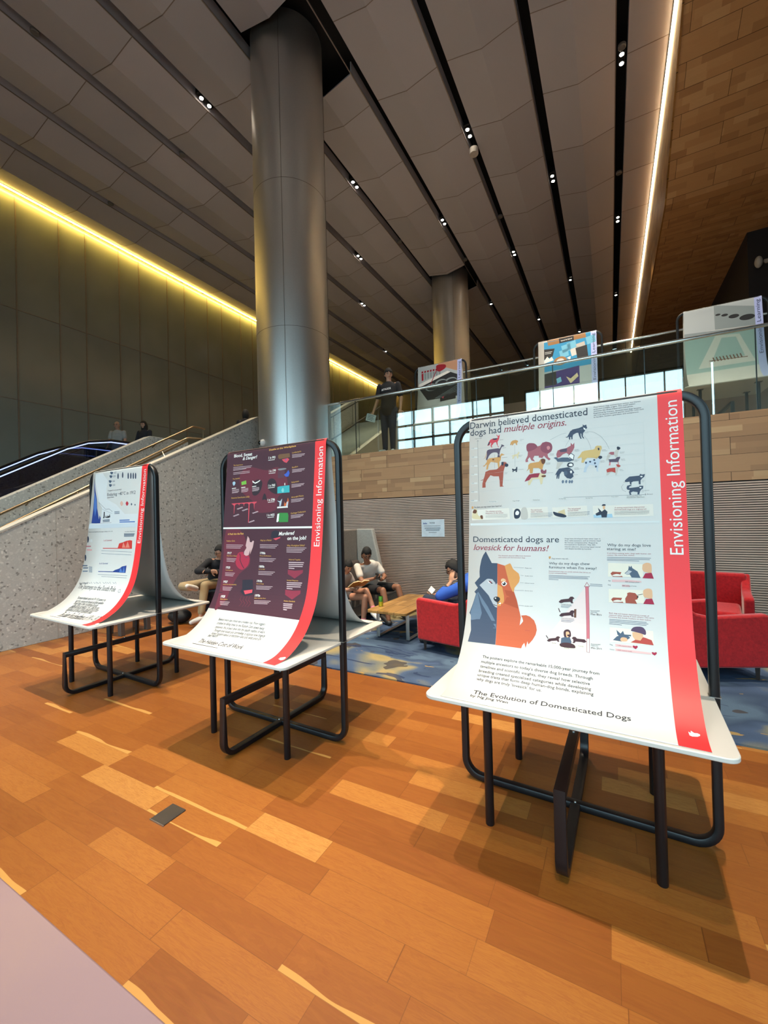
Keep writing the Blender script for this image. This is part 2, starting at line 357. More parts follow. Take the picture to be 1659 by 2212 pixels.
# ceiling: folded metal bays hung between black slots
slots = [(0.37 - 1.326 * k) * K for k in range(9)]; SW = 0.085 * K; Y0, Y1 = -4.0, 31.0
struct(MB().box(LX - 0.1, 6.1, Y0 - 0.1, Y1 + 0.1, CZ + 0.45, CZ + 0.5).build('ceiling', DARK, smooth=0))
edges = [(s - 1.326 * K + SW, s - SW) for s in slots[:8]]
edges.append((LX + 0.17, slots[8] - SW)); edges.append((slots[0] + SW, 1.432))
b = MB(); sj = MB()
for (xa, xb) in edges:
    xm = (xa + xb) / 2; dz = 0.152 if xb - xa > 1.2 else 0.0; t = 0.025
    cols = [(-4.295, -3.605 - 0.0)]
    sec = [(xa, CZ), (xm, CZ - dz), (xb, CZ)]
    def hole(y):   # bays are cut back round the two columns
        return (xa < -5.7 < xb) and (abs(y - 7.1) < 0.9 or abs(y - 17.3) < 0.9)
    cuts = [Y0, 6.2, 8.0, 16.4, 18.2, Y1] if (xa < -5.7 < xb) else [Y0, Y1]
    for k in range(0, len(cuts), 2):
        ya, yb = cuts[k], cuts[k + 1]
        b.prism([(xa, CZ + 0.28), (xa, CZ), (xm, CZ - dz), (xb, CZ), (xb, CZ + 0.28), (xb - t, CZ + 0.28), (xb - t, CZ + t), (xm, CZ - dz + t), (xa + t, CZ + t), (xa + t, CZ + 0.28)], 'y', ya, yb)
    k0 = (5.27 - 1.395 * 5) * K
    for k in range(22):
        y = k0 + 1.395 * K * k
        if y < Y0 or y > Y1 or hole(y): continue
        sj.prism([(xa, CZ - 0.004), (xm, CZ - dz - 0.004), (xb, CZ - 0.004), (xb, CZ + 0.01), (xm, CZ - dz + 0.01), (xa, CZ + 0.01)], 'y', y - 0.008, y + 0.008)
    sj.box(xb - 0.02, xb + 0.002, Y0, Y1, CZ - 0.006, CZ + 0.012) if dz else None
struct(b.build('ceiling_bays', CEIL, smooth=0)); struct(sj.build('trim_4', SEAM, smooth=0))
# oak box on the right: side face, sloping soffit and flat underside
b = MB(); XB = 1.432
b.prism([(8.42, CZ + 0.3), (8.42, CZ - 0.02), (12.93, 9.42), (31.0, 9.42), (31.0, CZ + 0.3)], 'x', XB + 0.03, 6.1)
struct(b.build('wall_right_soffit', SOFF, smooth=0))
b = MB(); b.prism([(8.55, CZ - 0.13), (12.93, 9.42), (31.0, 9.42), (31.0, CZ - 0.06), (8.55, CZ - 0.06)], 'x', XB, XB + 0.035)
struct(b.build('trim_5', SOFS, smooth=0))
struct(MB().box(XB + 0.03, 6.1, -4.0, 8.42, CZ, CZ + 0.2).build('ceiling_right', CEIL, smooth=0))
# rear (camera side) wall with the tall windows, end walls
b = MB(); DW = plain('painted_wall_grey', '#7c7872', 0.8); y0, y1 = -4.2, -4.0
for x0, x1 in ((LX - 0.1, -10.36), (-10.28, -9.31), (-3.95, -3.12), (2.5, 3.27), (3.36, 6.1)): b.box(x0, x1, y0, y1, 0, 6.84)
b.box(LX - 0.1, 6.1, y0, y1, 6.84, CZ + 0.4)
for x0, x1 in ((-10.36, -10.28), (3.27, 3.36)): b.box(x0, x1, y0, y1, 0, 0.3)
struct(b.build('wall_front', DW, smooth=0))
wi = 0
for x0, x1, mull, trans in ((-9.31, -3.95, (-8.35, -7.36, -6.51, -5.4, -4.6), (6.05, 5.38, 3.6, 1.8)), (-3.12, 2.5, (-2.5, -1.19, -0.29, 0.63, 1.89), (3.2, 1.6))):
    wi += 1; w = empty('window_%d' % wi, ((x0 + x1) / 2, -4.1, 0)); w['kind'] = 'structure'; cx = (x0 + x1) / 2
    f = MB()
    for x in (x0 + 0.03, x1 - 0.03) + mull:
        ww = 0.07 if x in (-7.36, -4.6, -0.29) else 0.045
        f.box(x - cx - ww / 2, x - cx + ww / 2, -0.09, 0.09, 0, 6.84)
    for z in (0.04, 6.8) + trans: f.box(x0 - cx, x1 - cx, -0.08, 0.08, z - 0.04, z + 0.04)
    f.build('window_frame', BLACK, w, smooth=0)
    MB().box(x0 - cx, x1 - cx, -0.006, 0.006, 0.05, 6.8).build('window_glass', m_pane('window_pane', (0.97, 0.98, 0.98), 0.03), w, smooth=0)
struct(MB().box(6.0, 6.15, -4.1, -3.6, 0, CZ + 0.4).box(6.0, 6.15, 0.6, 31.2, 0, CZ + 0.4).box(6.0, 6.15, -3.6, 0.6, 6.84, CZ + 0.4).build('wall_right', plain('dark_wood_panel', '#4a3c33', 0.6), smooth=0))
w = empty('window_3', (6.07, 0.0, 0)); w['kind'] = 'structure'; f = MB()
for y in (-3.57, -2.2, -0.8, 0.57): f.box(-0.08, 0.06, y - 0.03, y + 0.03, 0, 6.84)
for z in (0.04, 2.2, 4.5, 6.8): f.box(-0.07, 0.06, -3.6, 0.6, z - 0.04, z + 0.04)
f.build('window_frame', BLACK, w, smooth=0); MB().box(-0.006, 0.006, -3.57, 0.57, 0.05, 6.8).build('window_glass', bpy.data.materials['window_pane'], w, smooth=0)
struct(MB().box(LX - 0.1, 6.1, 31.0, 31.2, 0, CZ + 0.4).build('wall_far', plain('far_wood_panel', '#4b3628', 0.6), smooth=0))
struct(MB().box(3.62, 6.0, 15.4, 31.0, FZ, 9.44).build('wall_right_upper', plain('charcoal_wall', '#2c2b30', 0.7), smooth=0))
# upper terrace at the back of the landing
struct(MB().box(-4.6, 6.0, 10.85, 31.0, FZ - 0.1, 4.4).build('trim_6', plain('terrace_oak', '#5d4a3c', 0.6), smooth=0))
# ================================================================== columns
def column(name, x, y, z0, label):
    r = empty(name, (x, y, z0)); tag(r, label, 'column'); H = CZ + 0.3 - z0
    m = MB(); m.lathe((0, 0, 0), [(0.77, 0.0), (0.77, H)], 64); m.build('column_shaft', COLM, r, smooth=30)
    s = MB()
    for z in ((2.55, 5.5, 8.5) if z0 == 0 else (2.2, 4.8)): s.lathe((0, 0, 0), [(0.772, z - 0.004), (0.772, z + 0.004)], 64)
    for a in (-62, 28, 118, 208):
        q = math.radians(a); s.tube([(0.775 * math.cos(q), 0.775 * math.sin(q), 0), (0.775 * math.cos(q), 0.775 * math.sin(q), H)], 0.004, 6)
    s.build('panel_joint', plain('column_joint', '#77706a', 0.5, 0.6), r)
    k = MB(); k.lathe((0, 0, 0), [(0.79, 0.0), (0.79, 0.1)], 48); k.build('base_ring', STEEL, r); return r
column('round_column', -6.0, 7.1, 0.0, 'tall round brushed metal column standing behind the maroon poster stand')
column('round_column', -5.86, 17.3, FZ, 'round metal column on the upper landing behind the laboratory poster')
# dome camera on the near column
r = empty('security_camera', (-6.12, 6.33, 3.19)); tag(r, 'small round security camera fixed on the metal column above the maroon poster', 'camera')
MB().ball((-0.12, 0.035, 0), (0.075, 0.075, 0.075), None, 20, 14).build('camera_housing', plain('camera_white', '#c9c6c2', 0.4), r)
MB().ball((-0.155, 0.0, 0.004), 0.052, None, 18, 12).build('camera_dome', plain('camera_black', '#0a0a0c', 0.12), r)
MB().tube([(-0.08, 0.12, -0.02), (-0.12, 0.04, -0.02)], 0.026).build('wall_bracket', STEEL, r)
# ================================================================== led strips
def led(name, x0, x1, y0, y1, z, label, m):
    r = empty(name, ((x0 + x1) / 2, (y0 + y1) / 2, z)); tag(r, label, 'light strip'); w, l = x1 - x0, y1 - y0
    MB().box(-w / 2, w / 2, -l / 2, l / 2, 0.0, 0.012).build('light_diffuser', m, r, smooth=0)
    MB().box(-w / 2 - 0.008, w / 2 + 0.008, -l / 2, l / 2, 0.012, 0.03).build('channel', STEEL, r, smooth=0)
led('led_strip', LX + 0.10, LX + 0.15, -3.9, 30.9, CZ - 0.03, 'long yellow led strip along the top of the dark panelled wall', LEDY)
led('led_strip', 1.385, 1.43, 8.5, 30.9, CZ - 0.035, 'long warm white led strip between ceiling and oak soffit', LEDW)

# ================================================================== ceiling lamps in the slots
SX = lambda k: (0.37 - 1.326 * k) * K
HOUS = plain('lamp_housing', '#17171a', 0.5, 0.4); DISC = plain('grey_disc', '#6d6a68', 0.5)
def spot(k, y, pw, lit=True, twin=True, aim=None, ang=58, vis=True, lab=None):
    x = SX(k); y = y * K; r = empty('ceiling_spotlight', (x, y, CZ + 0.03))
    tag(r, lab or 'lit twin spotlight recessed in a black ceiling slot', 'ceiling light', 'spotlights in the ceiling slots')
    b = MB(); b.box(-0.07, 0.07, -0.22, 0.22, 0.03, 0.18); b.build('housing', HOUS, r, bevel=0.006)
    for s in ((-0.11, 0.11) if twin else (0.0,)):
        c = MB(); c.lathe((0, s, 0), [(0.06, 0.03), (0.06, -0.005), (0.05, -0.008)], 20); c.build('lamp_ring', HOUS, r)
        e = MB(); e.lathe((0, s, 0), [(0.044, -0.0085), (0.044, -0.014)], 20); e.build('lens', LENS, r)
    if pw:
        d = bpy.data.lights.new('lamp_beam', 'SPOT'); d.energy = pw; d.color = (1.0, 0.85, 0.66); d.spot_size = math.radians(ang); d.spot_blend = 0.85; d.shadow_soft_size = 0.035
        o = bpy.data.objects.new('lamp_beam', d); COL.objects.link(o); o.parent = r; o.location = (0, 0, -0.05)
        if aim:
            v = Vector(aim) - Vector((x, y, CZ)); o.rotation_euler = v.to_track_quat('-Z', 'Y').to_euler()
    return r
# in view
for k, y, pw, lab in ((5, 5.14, 0.5, 'lit twin spotlight left of the near column, in the slot that meets it'), (4, 8.1, 0.9, None), (2, 8.15, 1, None), (3, 10.29, 0.8, None), (1, 10.23, 0.5, None),
                      (0, 8.12, 0.8, 'lit twin spotlight nearest the top right, in the slot beside the led strip'), (0, 12.53, 0.4, None), (2, 12.59, 0.4, None), (5, 10.43, 0.4, None), (6, 12.81, 0.3, None)):
    o = spot(k, y, 3700.0 * pw, True, True)
    o['label'] = lab or {(4, 8.1): 'lit twin spotlight just right of the near column halfway up its side', (2, 8.15): 'lit twin spotlight beside the white ceiling speaker', (3, 10.29): 'lit twin spotlight right above the far round column', (1, 10.23): 'lit twin spotlight two slots left of the led strip, nearest of its slot', (0, 12.53): 'second lit twin spotlight along the slot next to the led strip', (2, 12.59): 'second lit twin spotlight along the slot of the white ceiling speaker', (5, 10.43): 'small lit twin spotlight low on the right edge of the near column', (6, 12.81): 'small lit twin spotlight lowest beside the near column, above the standing man'}[(k, y)]
far = {(1, 15.0): 'far lit spotlight above the blue kit poster', (3, 15.2): 'far lit spotlight close to the left of the far column', (2, 17.4): 'far lit spotlight right beside the far column', (4, 15.4): 'far lit spotlight between the near column and the far column', (7, 17.0): 'far lit spotlight near the yellow end of the wall', (1, 19.5): 'farthest lit spotlight over the glass rail', (0, 16.9): 'farthest lit spotlight in the slot next to the led strip'}
for (k, y), lab in far.items(): spot(k, y, 0, True, False, lab=lab)
# overhead out of view: row above the poster stands, then added aimed spots
for k, y, pw, aim, ang in ((0, 2.1, 1.0, None, 40), (2, 2.05, 1.0, None, 40), (3, 2.1, 1.1, None, 56), (5, 2.2, 0.6, None, 40), (0, -0.5, 0.34, None, 40), (2, -0.6, 0.4, None, 40), (4, -0.5, 0.6, None, 44),
                           (0, -1.9, 0.42, (-0.2, 2.4, 1.7), 26), (2, -1.9, 0.42, (-2.35, 2.4, 1.7), 26), (3, -1.9, 0.42, (-4.55, 2.45, 1.7), 26), (1, 4.3, 1.0, (-1.3, 7.6, 2.0), 60), (0, 4.5, 0.8, (1.0, 8.5, 3.5), 56)):  # aimed spots, unseen, added to brighten the poster faces and the landing
    o = spot(k, y, 3700.0 * pw, True, True, aim, ang); o['label'] = 'unseen twin spotlight overhead lighting the poster stands and landing'
# unlit discs and the white speaker
discs = {(6, 3.11): 'grey sensor disc in the slot at the top left corner', (6, 5.63): 'grey sensor disc in the slot left of the near column', (8, 5.65): 'grey sensor disc in the slot nearest the dark wall', (8, 8.17): 'smaller grey sensor disc nearest the dark wall, close to the column', (0, 7.9): 'grey disc just above the top right lit spotlight', (0, 10.82): 'grey disc halfway down the slot beside the led strip', (2, 10.85): 'grey disc in the white speaker slot further back', (3, 12.14): 'grey disc right of the far column top', (4, 10.4): 'grey disc left above the far column'}
for (k, y), lab in discs.items():
    o = MB().lathe((0, 0, 0), [(0.012, 0.06), (0.08, 0.05), (0.08, 0.0), (0.065, -0.014), (0.02, -0.016)], 20).build('ceiling_sensor', DISC, loc=(SX(k), y * K, CZ)); tag(o, lab, 'sensor', 'sensors in the ceiling slots')
r = empty('ceiling_speaker', (SX(2), 8.5 * K, CZ - 0.2)); tag(r, 'white round speaker hanging from a black ceiling slot', 'speaker')
MB().lathe((0, 0, 0), [(0.115, 0.0), (0.12, 0.01), (0.12, 0.15), (0.09, 0.17)], 24).build('speaker_body', plain('off_white_plastic', '#c4bdb6', 0.5), r)
MB().tube([(0, 0, 0.16), (0, 0, 0.4)], 0.015).build('stem', HOUS, r)
# ================================================================== printed sheets: lettering and pictures
INK = {'white': '#f6f4f0', 'navy': '#2a3347', 'wine': '#9a2c45', 'grey': '#8a8d93', 'pale': '#cfd2d2', 'pale2': '#dcdcd8', 'pale3': '#c9c4bd', 'pale4': '#dde3e3', 'card': '#e9e4da', 'slate': '#3f4c63', 'steel': '#4f6076', 'steel2': '#65778e', 'red': '#d14250', 'plum': '#57495f', 'tan': '#cf9a5c', 'brown': '#6b3f2a', 'rust': '#a54f3d', 'rust2': '#b9473f', 'cream': '#dfcfa8', 'cream2': '#ece7d2', 'mauve': '#a8606b', 'mauve3': '#5e3a49', 'wine2': '#8e4a5c', 'rose': '#d1878c', 'gold': '#d8b878', 'ice': '#c3cfdd', 'ice2': '#a9cbe0', 'ice3': '#cfdae4', 'sand': '#dcc79c', 'sandp': '#ece6d6', 'skin': '#e3b48d', 'navy2': '#6b7283', 'silver': '#b9bdc3', 'orange': '#c9603c', 'orange2': '#b4502e', 'amber': '#dd9a55', 'peach': '#e9b98c', 'black': '#1f2029', 'palered': '#e9d8d6', 'pinkbar': '#cf7480', 'pinkbar2': '#e3bcbc', 'choc': '#45262f', 'crimson': '#a71f43', 'purple': '#57405f', 'ink': '#2b2a33', 'stripe': '#d8242a', 'lav': '#9aa8dc', 'ink2': '#27335c',
       'winebg': '#4d2936', 'skull': '#6d2b3c', 'glow': '#b02d48', 'wined': '#33242e', 'wined2': '#2c2634', 'gold2': '#e8b45a', 'pink2': '#d9bfc6', 'brown2': '#7d5a3e', 'rose2': '#e05060', 'blue3': '#3f62c8', 'grey3': '#8a8f93', 'teal': '#3fb3bd', 'teal2': '#8fd6d8', 'flame': '#e0703c', 'green3': '#3c8f45', 'green2': '#7cbf4a', 'chev': '#8f2f45', 'rosew': '#d5aeae', 'bluew': '#4d4c7a', 'rosed': '#8c3547',
       'blue': '#24418f', 'blue2': '#4f79c2', 'ghost': '#dfe3e6', 'peach2': '#e6b7a8', 'redb': '#c23346', 'redp': '#d33a34', 'redp2': '#e58a78', 'kraft': '#a8794b', 'sky': '#2e9ad0', 'sky2': '#78c4e6', 'indigo': '#3d2f7a', 'char': '#24262c', 'grey4': '#b9c2c8', 'grey5': '#8f9ba0', 'teal4': '#a8c4c4', 'blood': '#a3182c', 'flesh': '#c9977a'}
CP = [(-.585, .7312), (-.53, .7325), (-.47, .744), (-.40, .776), (-.33, .822), (-.27, .882), (-.215, .962), (-.165, 1.075), (-.125, 1.25), (-.09, 1.5), (-.062, 1.78), (-.036, 2.04), (-.026, 2.165), (-.018, 2.192), (0, 2.203)]
def _profile():
    P = [Vector(c) for c in CP]; o = []
    for i in range(len(P) - 1):
        p0 = P[max(i - 1, 0)]; p1 = P[i]; p2 = P[i + 1]; p3 = P[i + 2] if i + 2 < len(P) else Vector((.018, 2.192))
        for k in range(6):
            t = k / 6; o.append(.5 * ((2 * p1) + (-p0 + p2) * t + (2 * p0 - 5 * p1 + 4 * p2 - p3) * t * t + (-p0 + 3 * p1 - 3 * p2 + p3) * t ** 3))
    o.append(P[-1]); o = o[::-1]; s = [0.0]
    for a, b in zip(o, o[1:]): s.append(s[-1] + (b - a).length)
    return s, o
PS, PO = _profile(); PL_ = PS[-1]
import bisect
def on_sheet(u, t, off=0.0):
    t = min(max(t, 0.0), PL_ - 1e-5); i = max(0, bisect.bisect_right(PS, t) - 1); i = min(i, len(PS) - 2)
    a, b = PO[i], PO[i + 1]; f = (t - PS[i]) / (PS[i + 1] - PS[i]); q = a + (b - a) * f
    def nr(j):
        d = PO[min(j + 1, len(PO) - 1)] - PO[max(j - 1, 0)]; d.normalize(); return Vector((d.y, -d.x))
    n = nr(i) * (1 - f) + nr(i + 1) * f; n.normalize()      # towards the reader
    return Vector((u, q.x + n.x * off, q.y + n.y * off))
# --- text cache
_txt = {}
def text_mesh(s, st):
    key = (s, st)
    if key in _txt: return _txt[key]
    c = bpy.data.curves.new('lettering', 'FONT'); c.body = s; c.size = 1.0; c.resolution_u = 4 if len(s) < 30 else 2
    if 'i' in st: c.shear = 0.28
    if 'b' in st: c.offset = 0.022
    if 'g' in st: c.offset = 0.008
    o = bpy.data.objects.new('lettering', c); COL.objects.link(o)
    dg = bpy.context.evaluated_depsgraph_get(); dg.update(); e = o.evaluated_get(dg); me = e.to_mesh()
    vs = [(v.co.x, v.co.y) for v in me.vertices]; fs = [tuple(p.vertices) for p in me.polygons]
    if 's' in st:       # slab serifs at the stem ends, for the serif headlines
        cnt = {}
        for f in fs:
            for a, b in zip(f, f[1:] + f[:1]): cnt[(min(a, b), max(a, b))] = cnt.get((min(a, b), max(a, b)), 0) + 1
        sh = 0.28 if 'i' in st else 0.0
        for (a, b), n in cnt.items():
            if n != 1: continue
            (x0, y0), (x1, y1) = vs[a], vs[b]
            if abs(y0 - y1) < 0.002 and 0.03 < abs(x0 - x1) < 0.13 and y0 > -0.02:
                xa, xb = min(x0, x1), max(x0, x1); low = y0 < 0.1
                yb = y0 if low else y0 - 0.035; k = len(vs); ov = 0.055
                vs += [(xa - ov, yb), (xb + (ov if low else 0.01), yb), (xb + (ov if low else 0.01) + sh * 0.035, yb + 0.035), (xa - ov + sh * 0.035, yb + 0.035)]; fs.append((k, k + 1, k + 2, k + 3))
    e.to_mesh_clear(); bpy.data.objects.remove(o); bpy.data.curves.remove(c)
    _txt[key] = (vs, fs); return _txt[key]
def _cap():
    v, f = text_mesh('H', ''); return max(q[1] for q in v)
def smooth_poly(p):
    n = len(p); o = []
    for i in range(n):
        a, b, c, d = (Vector(p[(i + k) % n]) for k in (-1, 0, 1, 2))
        for k in range(4):
            t = k / 4; o.append(tuple(.5 * ((2 * b) + (-a + c) * t + (2 * a - 5 * b + 4 * c - d) * t * t + (-a + 3 * b - 3 * c + d) * t ** 3)))
    return o
class Print:
    """flat print in sheet coordinates (u across, t down), laid onto the curved sheet"""
    def __init__(s): s.bm = bmesh.new(); s.lay = s.bm.verts.layers.int.new('lay'); s.mats = []
    def faces(s, vs, fs, col, layer):
        m = ink(col, INK[col])
        if m not in s.mats: s.mats.append(m)
        k = s.mats.index(m); b = [s.bm.verts.new((v[0], v[1], 0)) for v in vs]
        for q in b: q[s.lay] = layer
        for f in fs:
            try: s.bm.faces.new([b[i] for i in f]).material_index = k
            except ValueError: pass
    def poly(s, p, col, sm=0, layer=1):
        if sm: p = smooth_poly(p)
        cv = delaunay_2d_cdt([Vector(q) for q in p], [], [list(range(len(p)))], 1, 1e-6); s.faces([tuple(q) for q in cv[0]], cv[2], col, layer)
    def line(s, p, col, w, layer=1):
        for a, b in zip(p, p[1:]):
            a = Vector(a); b = Vector(b); d = b - a
            if d.length < 1e-6: continue
            d.normalize(); n = Vector((-d.y, d.x)) * (w / 2); a -= d * w * .3; b += d * w * .3
            s.faces([a + n, b + n, b - n, a - n], [(0, 1, 2, 3)], col, layer)
    def text(s, body, col, st, h, a, b, layer=8):
        vs, fs = text_mesh(body, st)
        if not vs: return
        x0 = min(v[0] for v in vs); x1 = max(v[0] for v in vs); a = Vector(a); b = Vector(b); ex = b - a; L = ex.length; ex.normalize(); ey = Vector((ex.y, -ex.x)); ky = h / CAP; kx = L / (x1 - x0)
        s.faces([a + ex * ((v[0] - x0) * kx) + ey * (v[1] * ky) for v in vs], fs, col, layer)
    def done(s, name, parent):
        bm = s.bm; lo = min((v.co.y for v in bm.verts), default=0); hi = max((v.co.y for v in bm.verts), default=0); T = [0.003, 0.006, 0.01, 0.014, 0.019, 0.025, 0.035, 0.05] + [0.05 + 0.025 * i for i in range(1, 68)]
        for t in T:
            if lo < t < hi:
                g = [f for f in bm.faces if min(v.co.y for v in f.verts) < t < max(v.co.y for v in f.verts)]; g = g + list({e for f in g for e in f.edges}) + list({v for f in g for v in f.verts})
                bmesh.ops.bisect_plane(bm, geom=g, plane_co=(0, t, 0), plane_no=(0, 1, 0), dist=1e-6)
        for v in bm.verts:
            v.co = on_sheet(v.co.x, v.co.y, 0.0012 + 0.00006 * v[s.lay])
        me = bpy.data.meshes.new(name); bm.to_mesh(me); bm.free()
        for m in s.mats: me.materials.append(m)
        o = bpy.data.objects.new(name, me); COL.objects.link(o); o.parent = parent; return o
CAP = 0.7; CAP = _cap()
def run_prints(pr, items, base=0):
    for it in items:
        if it[0] == 'P': pr.poly([(a / 1000, b / 1000) for a, b in zip(it[4][::2], it[4][1::2])], it[1], it[2], it[3])
        elif it[0] == 'L': pr.line([(a / 1000, b / 1000) for a, b in zip(it[4][::2], it[4][1::2])], it[1], it[2] / 10000, it[3])
        else: pr.text(it[1], it[2], it[3], it[4] / 10000, (it[5] / 1000, it[6] / 1000), (it[7] / 1000, it[8] / 1000))
# ================================================================== display stands
PAPER = plain('poster_paper', '#bfbfbd', 0.55, 0, 0.02, 3.0, 0.3); TABLEW = plain('white_laminate', '#c0bbb4', 0.35, 0, 0.02, 3.0)
REDS = plain('red_print', '#da2529', 0.5, 0, 0.02, 3.0); LAVS = plain('lavender_print', '#a3aede', 0.5, 0, 0.02, 3.0); EDGE = plain('table_edge_band', '#d9d6d0', 0.5)
Wt, Lt, TH, Wf, HH = 1.233, 1.204, 0.73, 1.238, 2.178
def rr_poly(w, l, r, n=6):
    return [(p[0], p[1]) for p in rrect(w, l, r, n)]
def make_stand(name, label, cat, group, loc, rz, stripe, paper=None, top=None, banner=True):
    r = empty(name, loc, rz); tag(r, label, cat, group)
    o = MB().prism(rr_poly(Wt, Lt, 0.05), 'z', TH - 0.02, TH).build('tabletop', top or TABLEW, r, bevel=0.004)
    for sx, sy in ((-1, -1), (1, -1), (-1, 1), (1, 1)):
        m = MB(); m.lathe((sx * 0.376, sy * 0.333, 0), [(0.021, 0.0), (0.0225, 0.004), (0.0225, TH - 0.02)], 20); l = m.build('leg', BLACK, r)
        MB().box(sx * 0.376 - 0.045, sx * 0.376 + 0.045, sy * 0.333 - 0.045, sy * 0.333 + 0.045, TH - 0.025, TH - 0.0195).build('mounting_plate', BLACK, l, smooth=0)
    a = Wf / 2
    hp = fillet([(-a, 0, 0.02), (a, 0, 0.02), (a, 0, HH), (-a, 0, HH)], [0.10, 0.10, 0.13, 0.13], 8, True)
    h = MB().sweep(hp, rrect(0.044, 0.04, 0.009), (0, 1, 0), True).build('hoop_frame', BLACK, r, smooth=40)
    for s in (-1, 1): MB().box(s * a - 0.023, s * a + 0.023, -0.0245, 0.0245, TH - 0.0015, TH + 0.0025).build('clip', STEEL, h, smooth=0)
    c = 0.545
    lp = fillet([(0, -c, 0.021), (0, c, 0.021), (0, c, 0.39), (0, -c, 0.39)], [0.085, 0.085, 0.0, 0.0], 8, True)
    l = MB().sweep(lp, rrect(0.05, 0.032, 0.004), (1, 0, 0), True).build('cross_loop', BLACK, r, smooth=40)
    MB().ball((0, 0, 0.415), 0.008).build('bolt', STEEL, l); MB().ball((0.0, -0.024, 0.047), 0.007).build('bolt', STEEL, l)
    if not banner: return r, None
    ts = [PL_ * i / 140 for i in range(141)]; us = [-.53, -.2, .1, .43, .53]; m = MB(); vs = []; fs = []; f2 = []
    rows = [on_sheet(0, t, 0.0004) for t in reversed(ts)]; rows += [Vector((0, -q.y, q.z)) for q in rows[::-1][1:]]
    n = len(us)
    for q in rows:
        for u in us: vs.append((u, q.y, q.z))
    for i in range(len(rows) - 1):
        for j in range(n - 1): (f2 if j == n - 2 else fs).append((i * n + j, i * n + j + 1, (i + 1) * n + j + 1, (i + 1) * n + j))
    m.add(vs, fs + f2)
    o = m.build('poster_sheet', paper or PAPER, r, smooth=60, recalc=True)
    m = MB(); q0 = [on_sheet(0, t, 0.0010) for t in reversed(ts)]; m.add([(u, q.y, q.z) for q in q0 for u in (.43, .5305)], [(2 * i, 2 * i + 1, 2 * i + 3, 2 * i + 2) for i in range(len(q0) - 1)]); m.build('colour_stripe', stripe, o, smooth=60)
    sd = o.modifiers.new('thickness', 'SOLIDIFY'); sd.thickness = 0.0008; sd.offset = 0
    return r, o
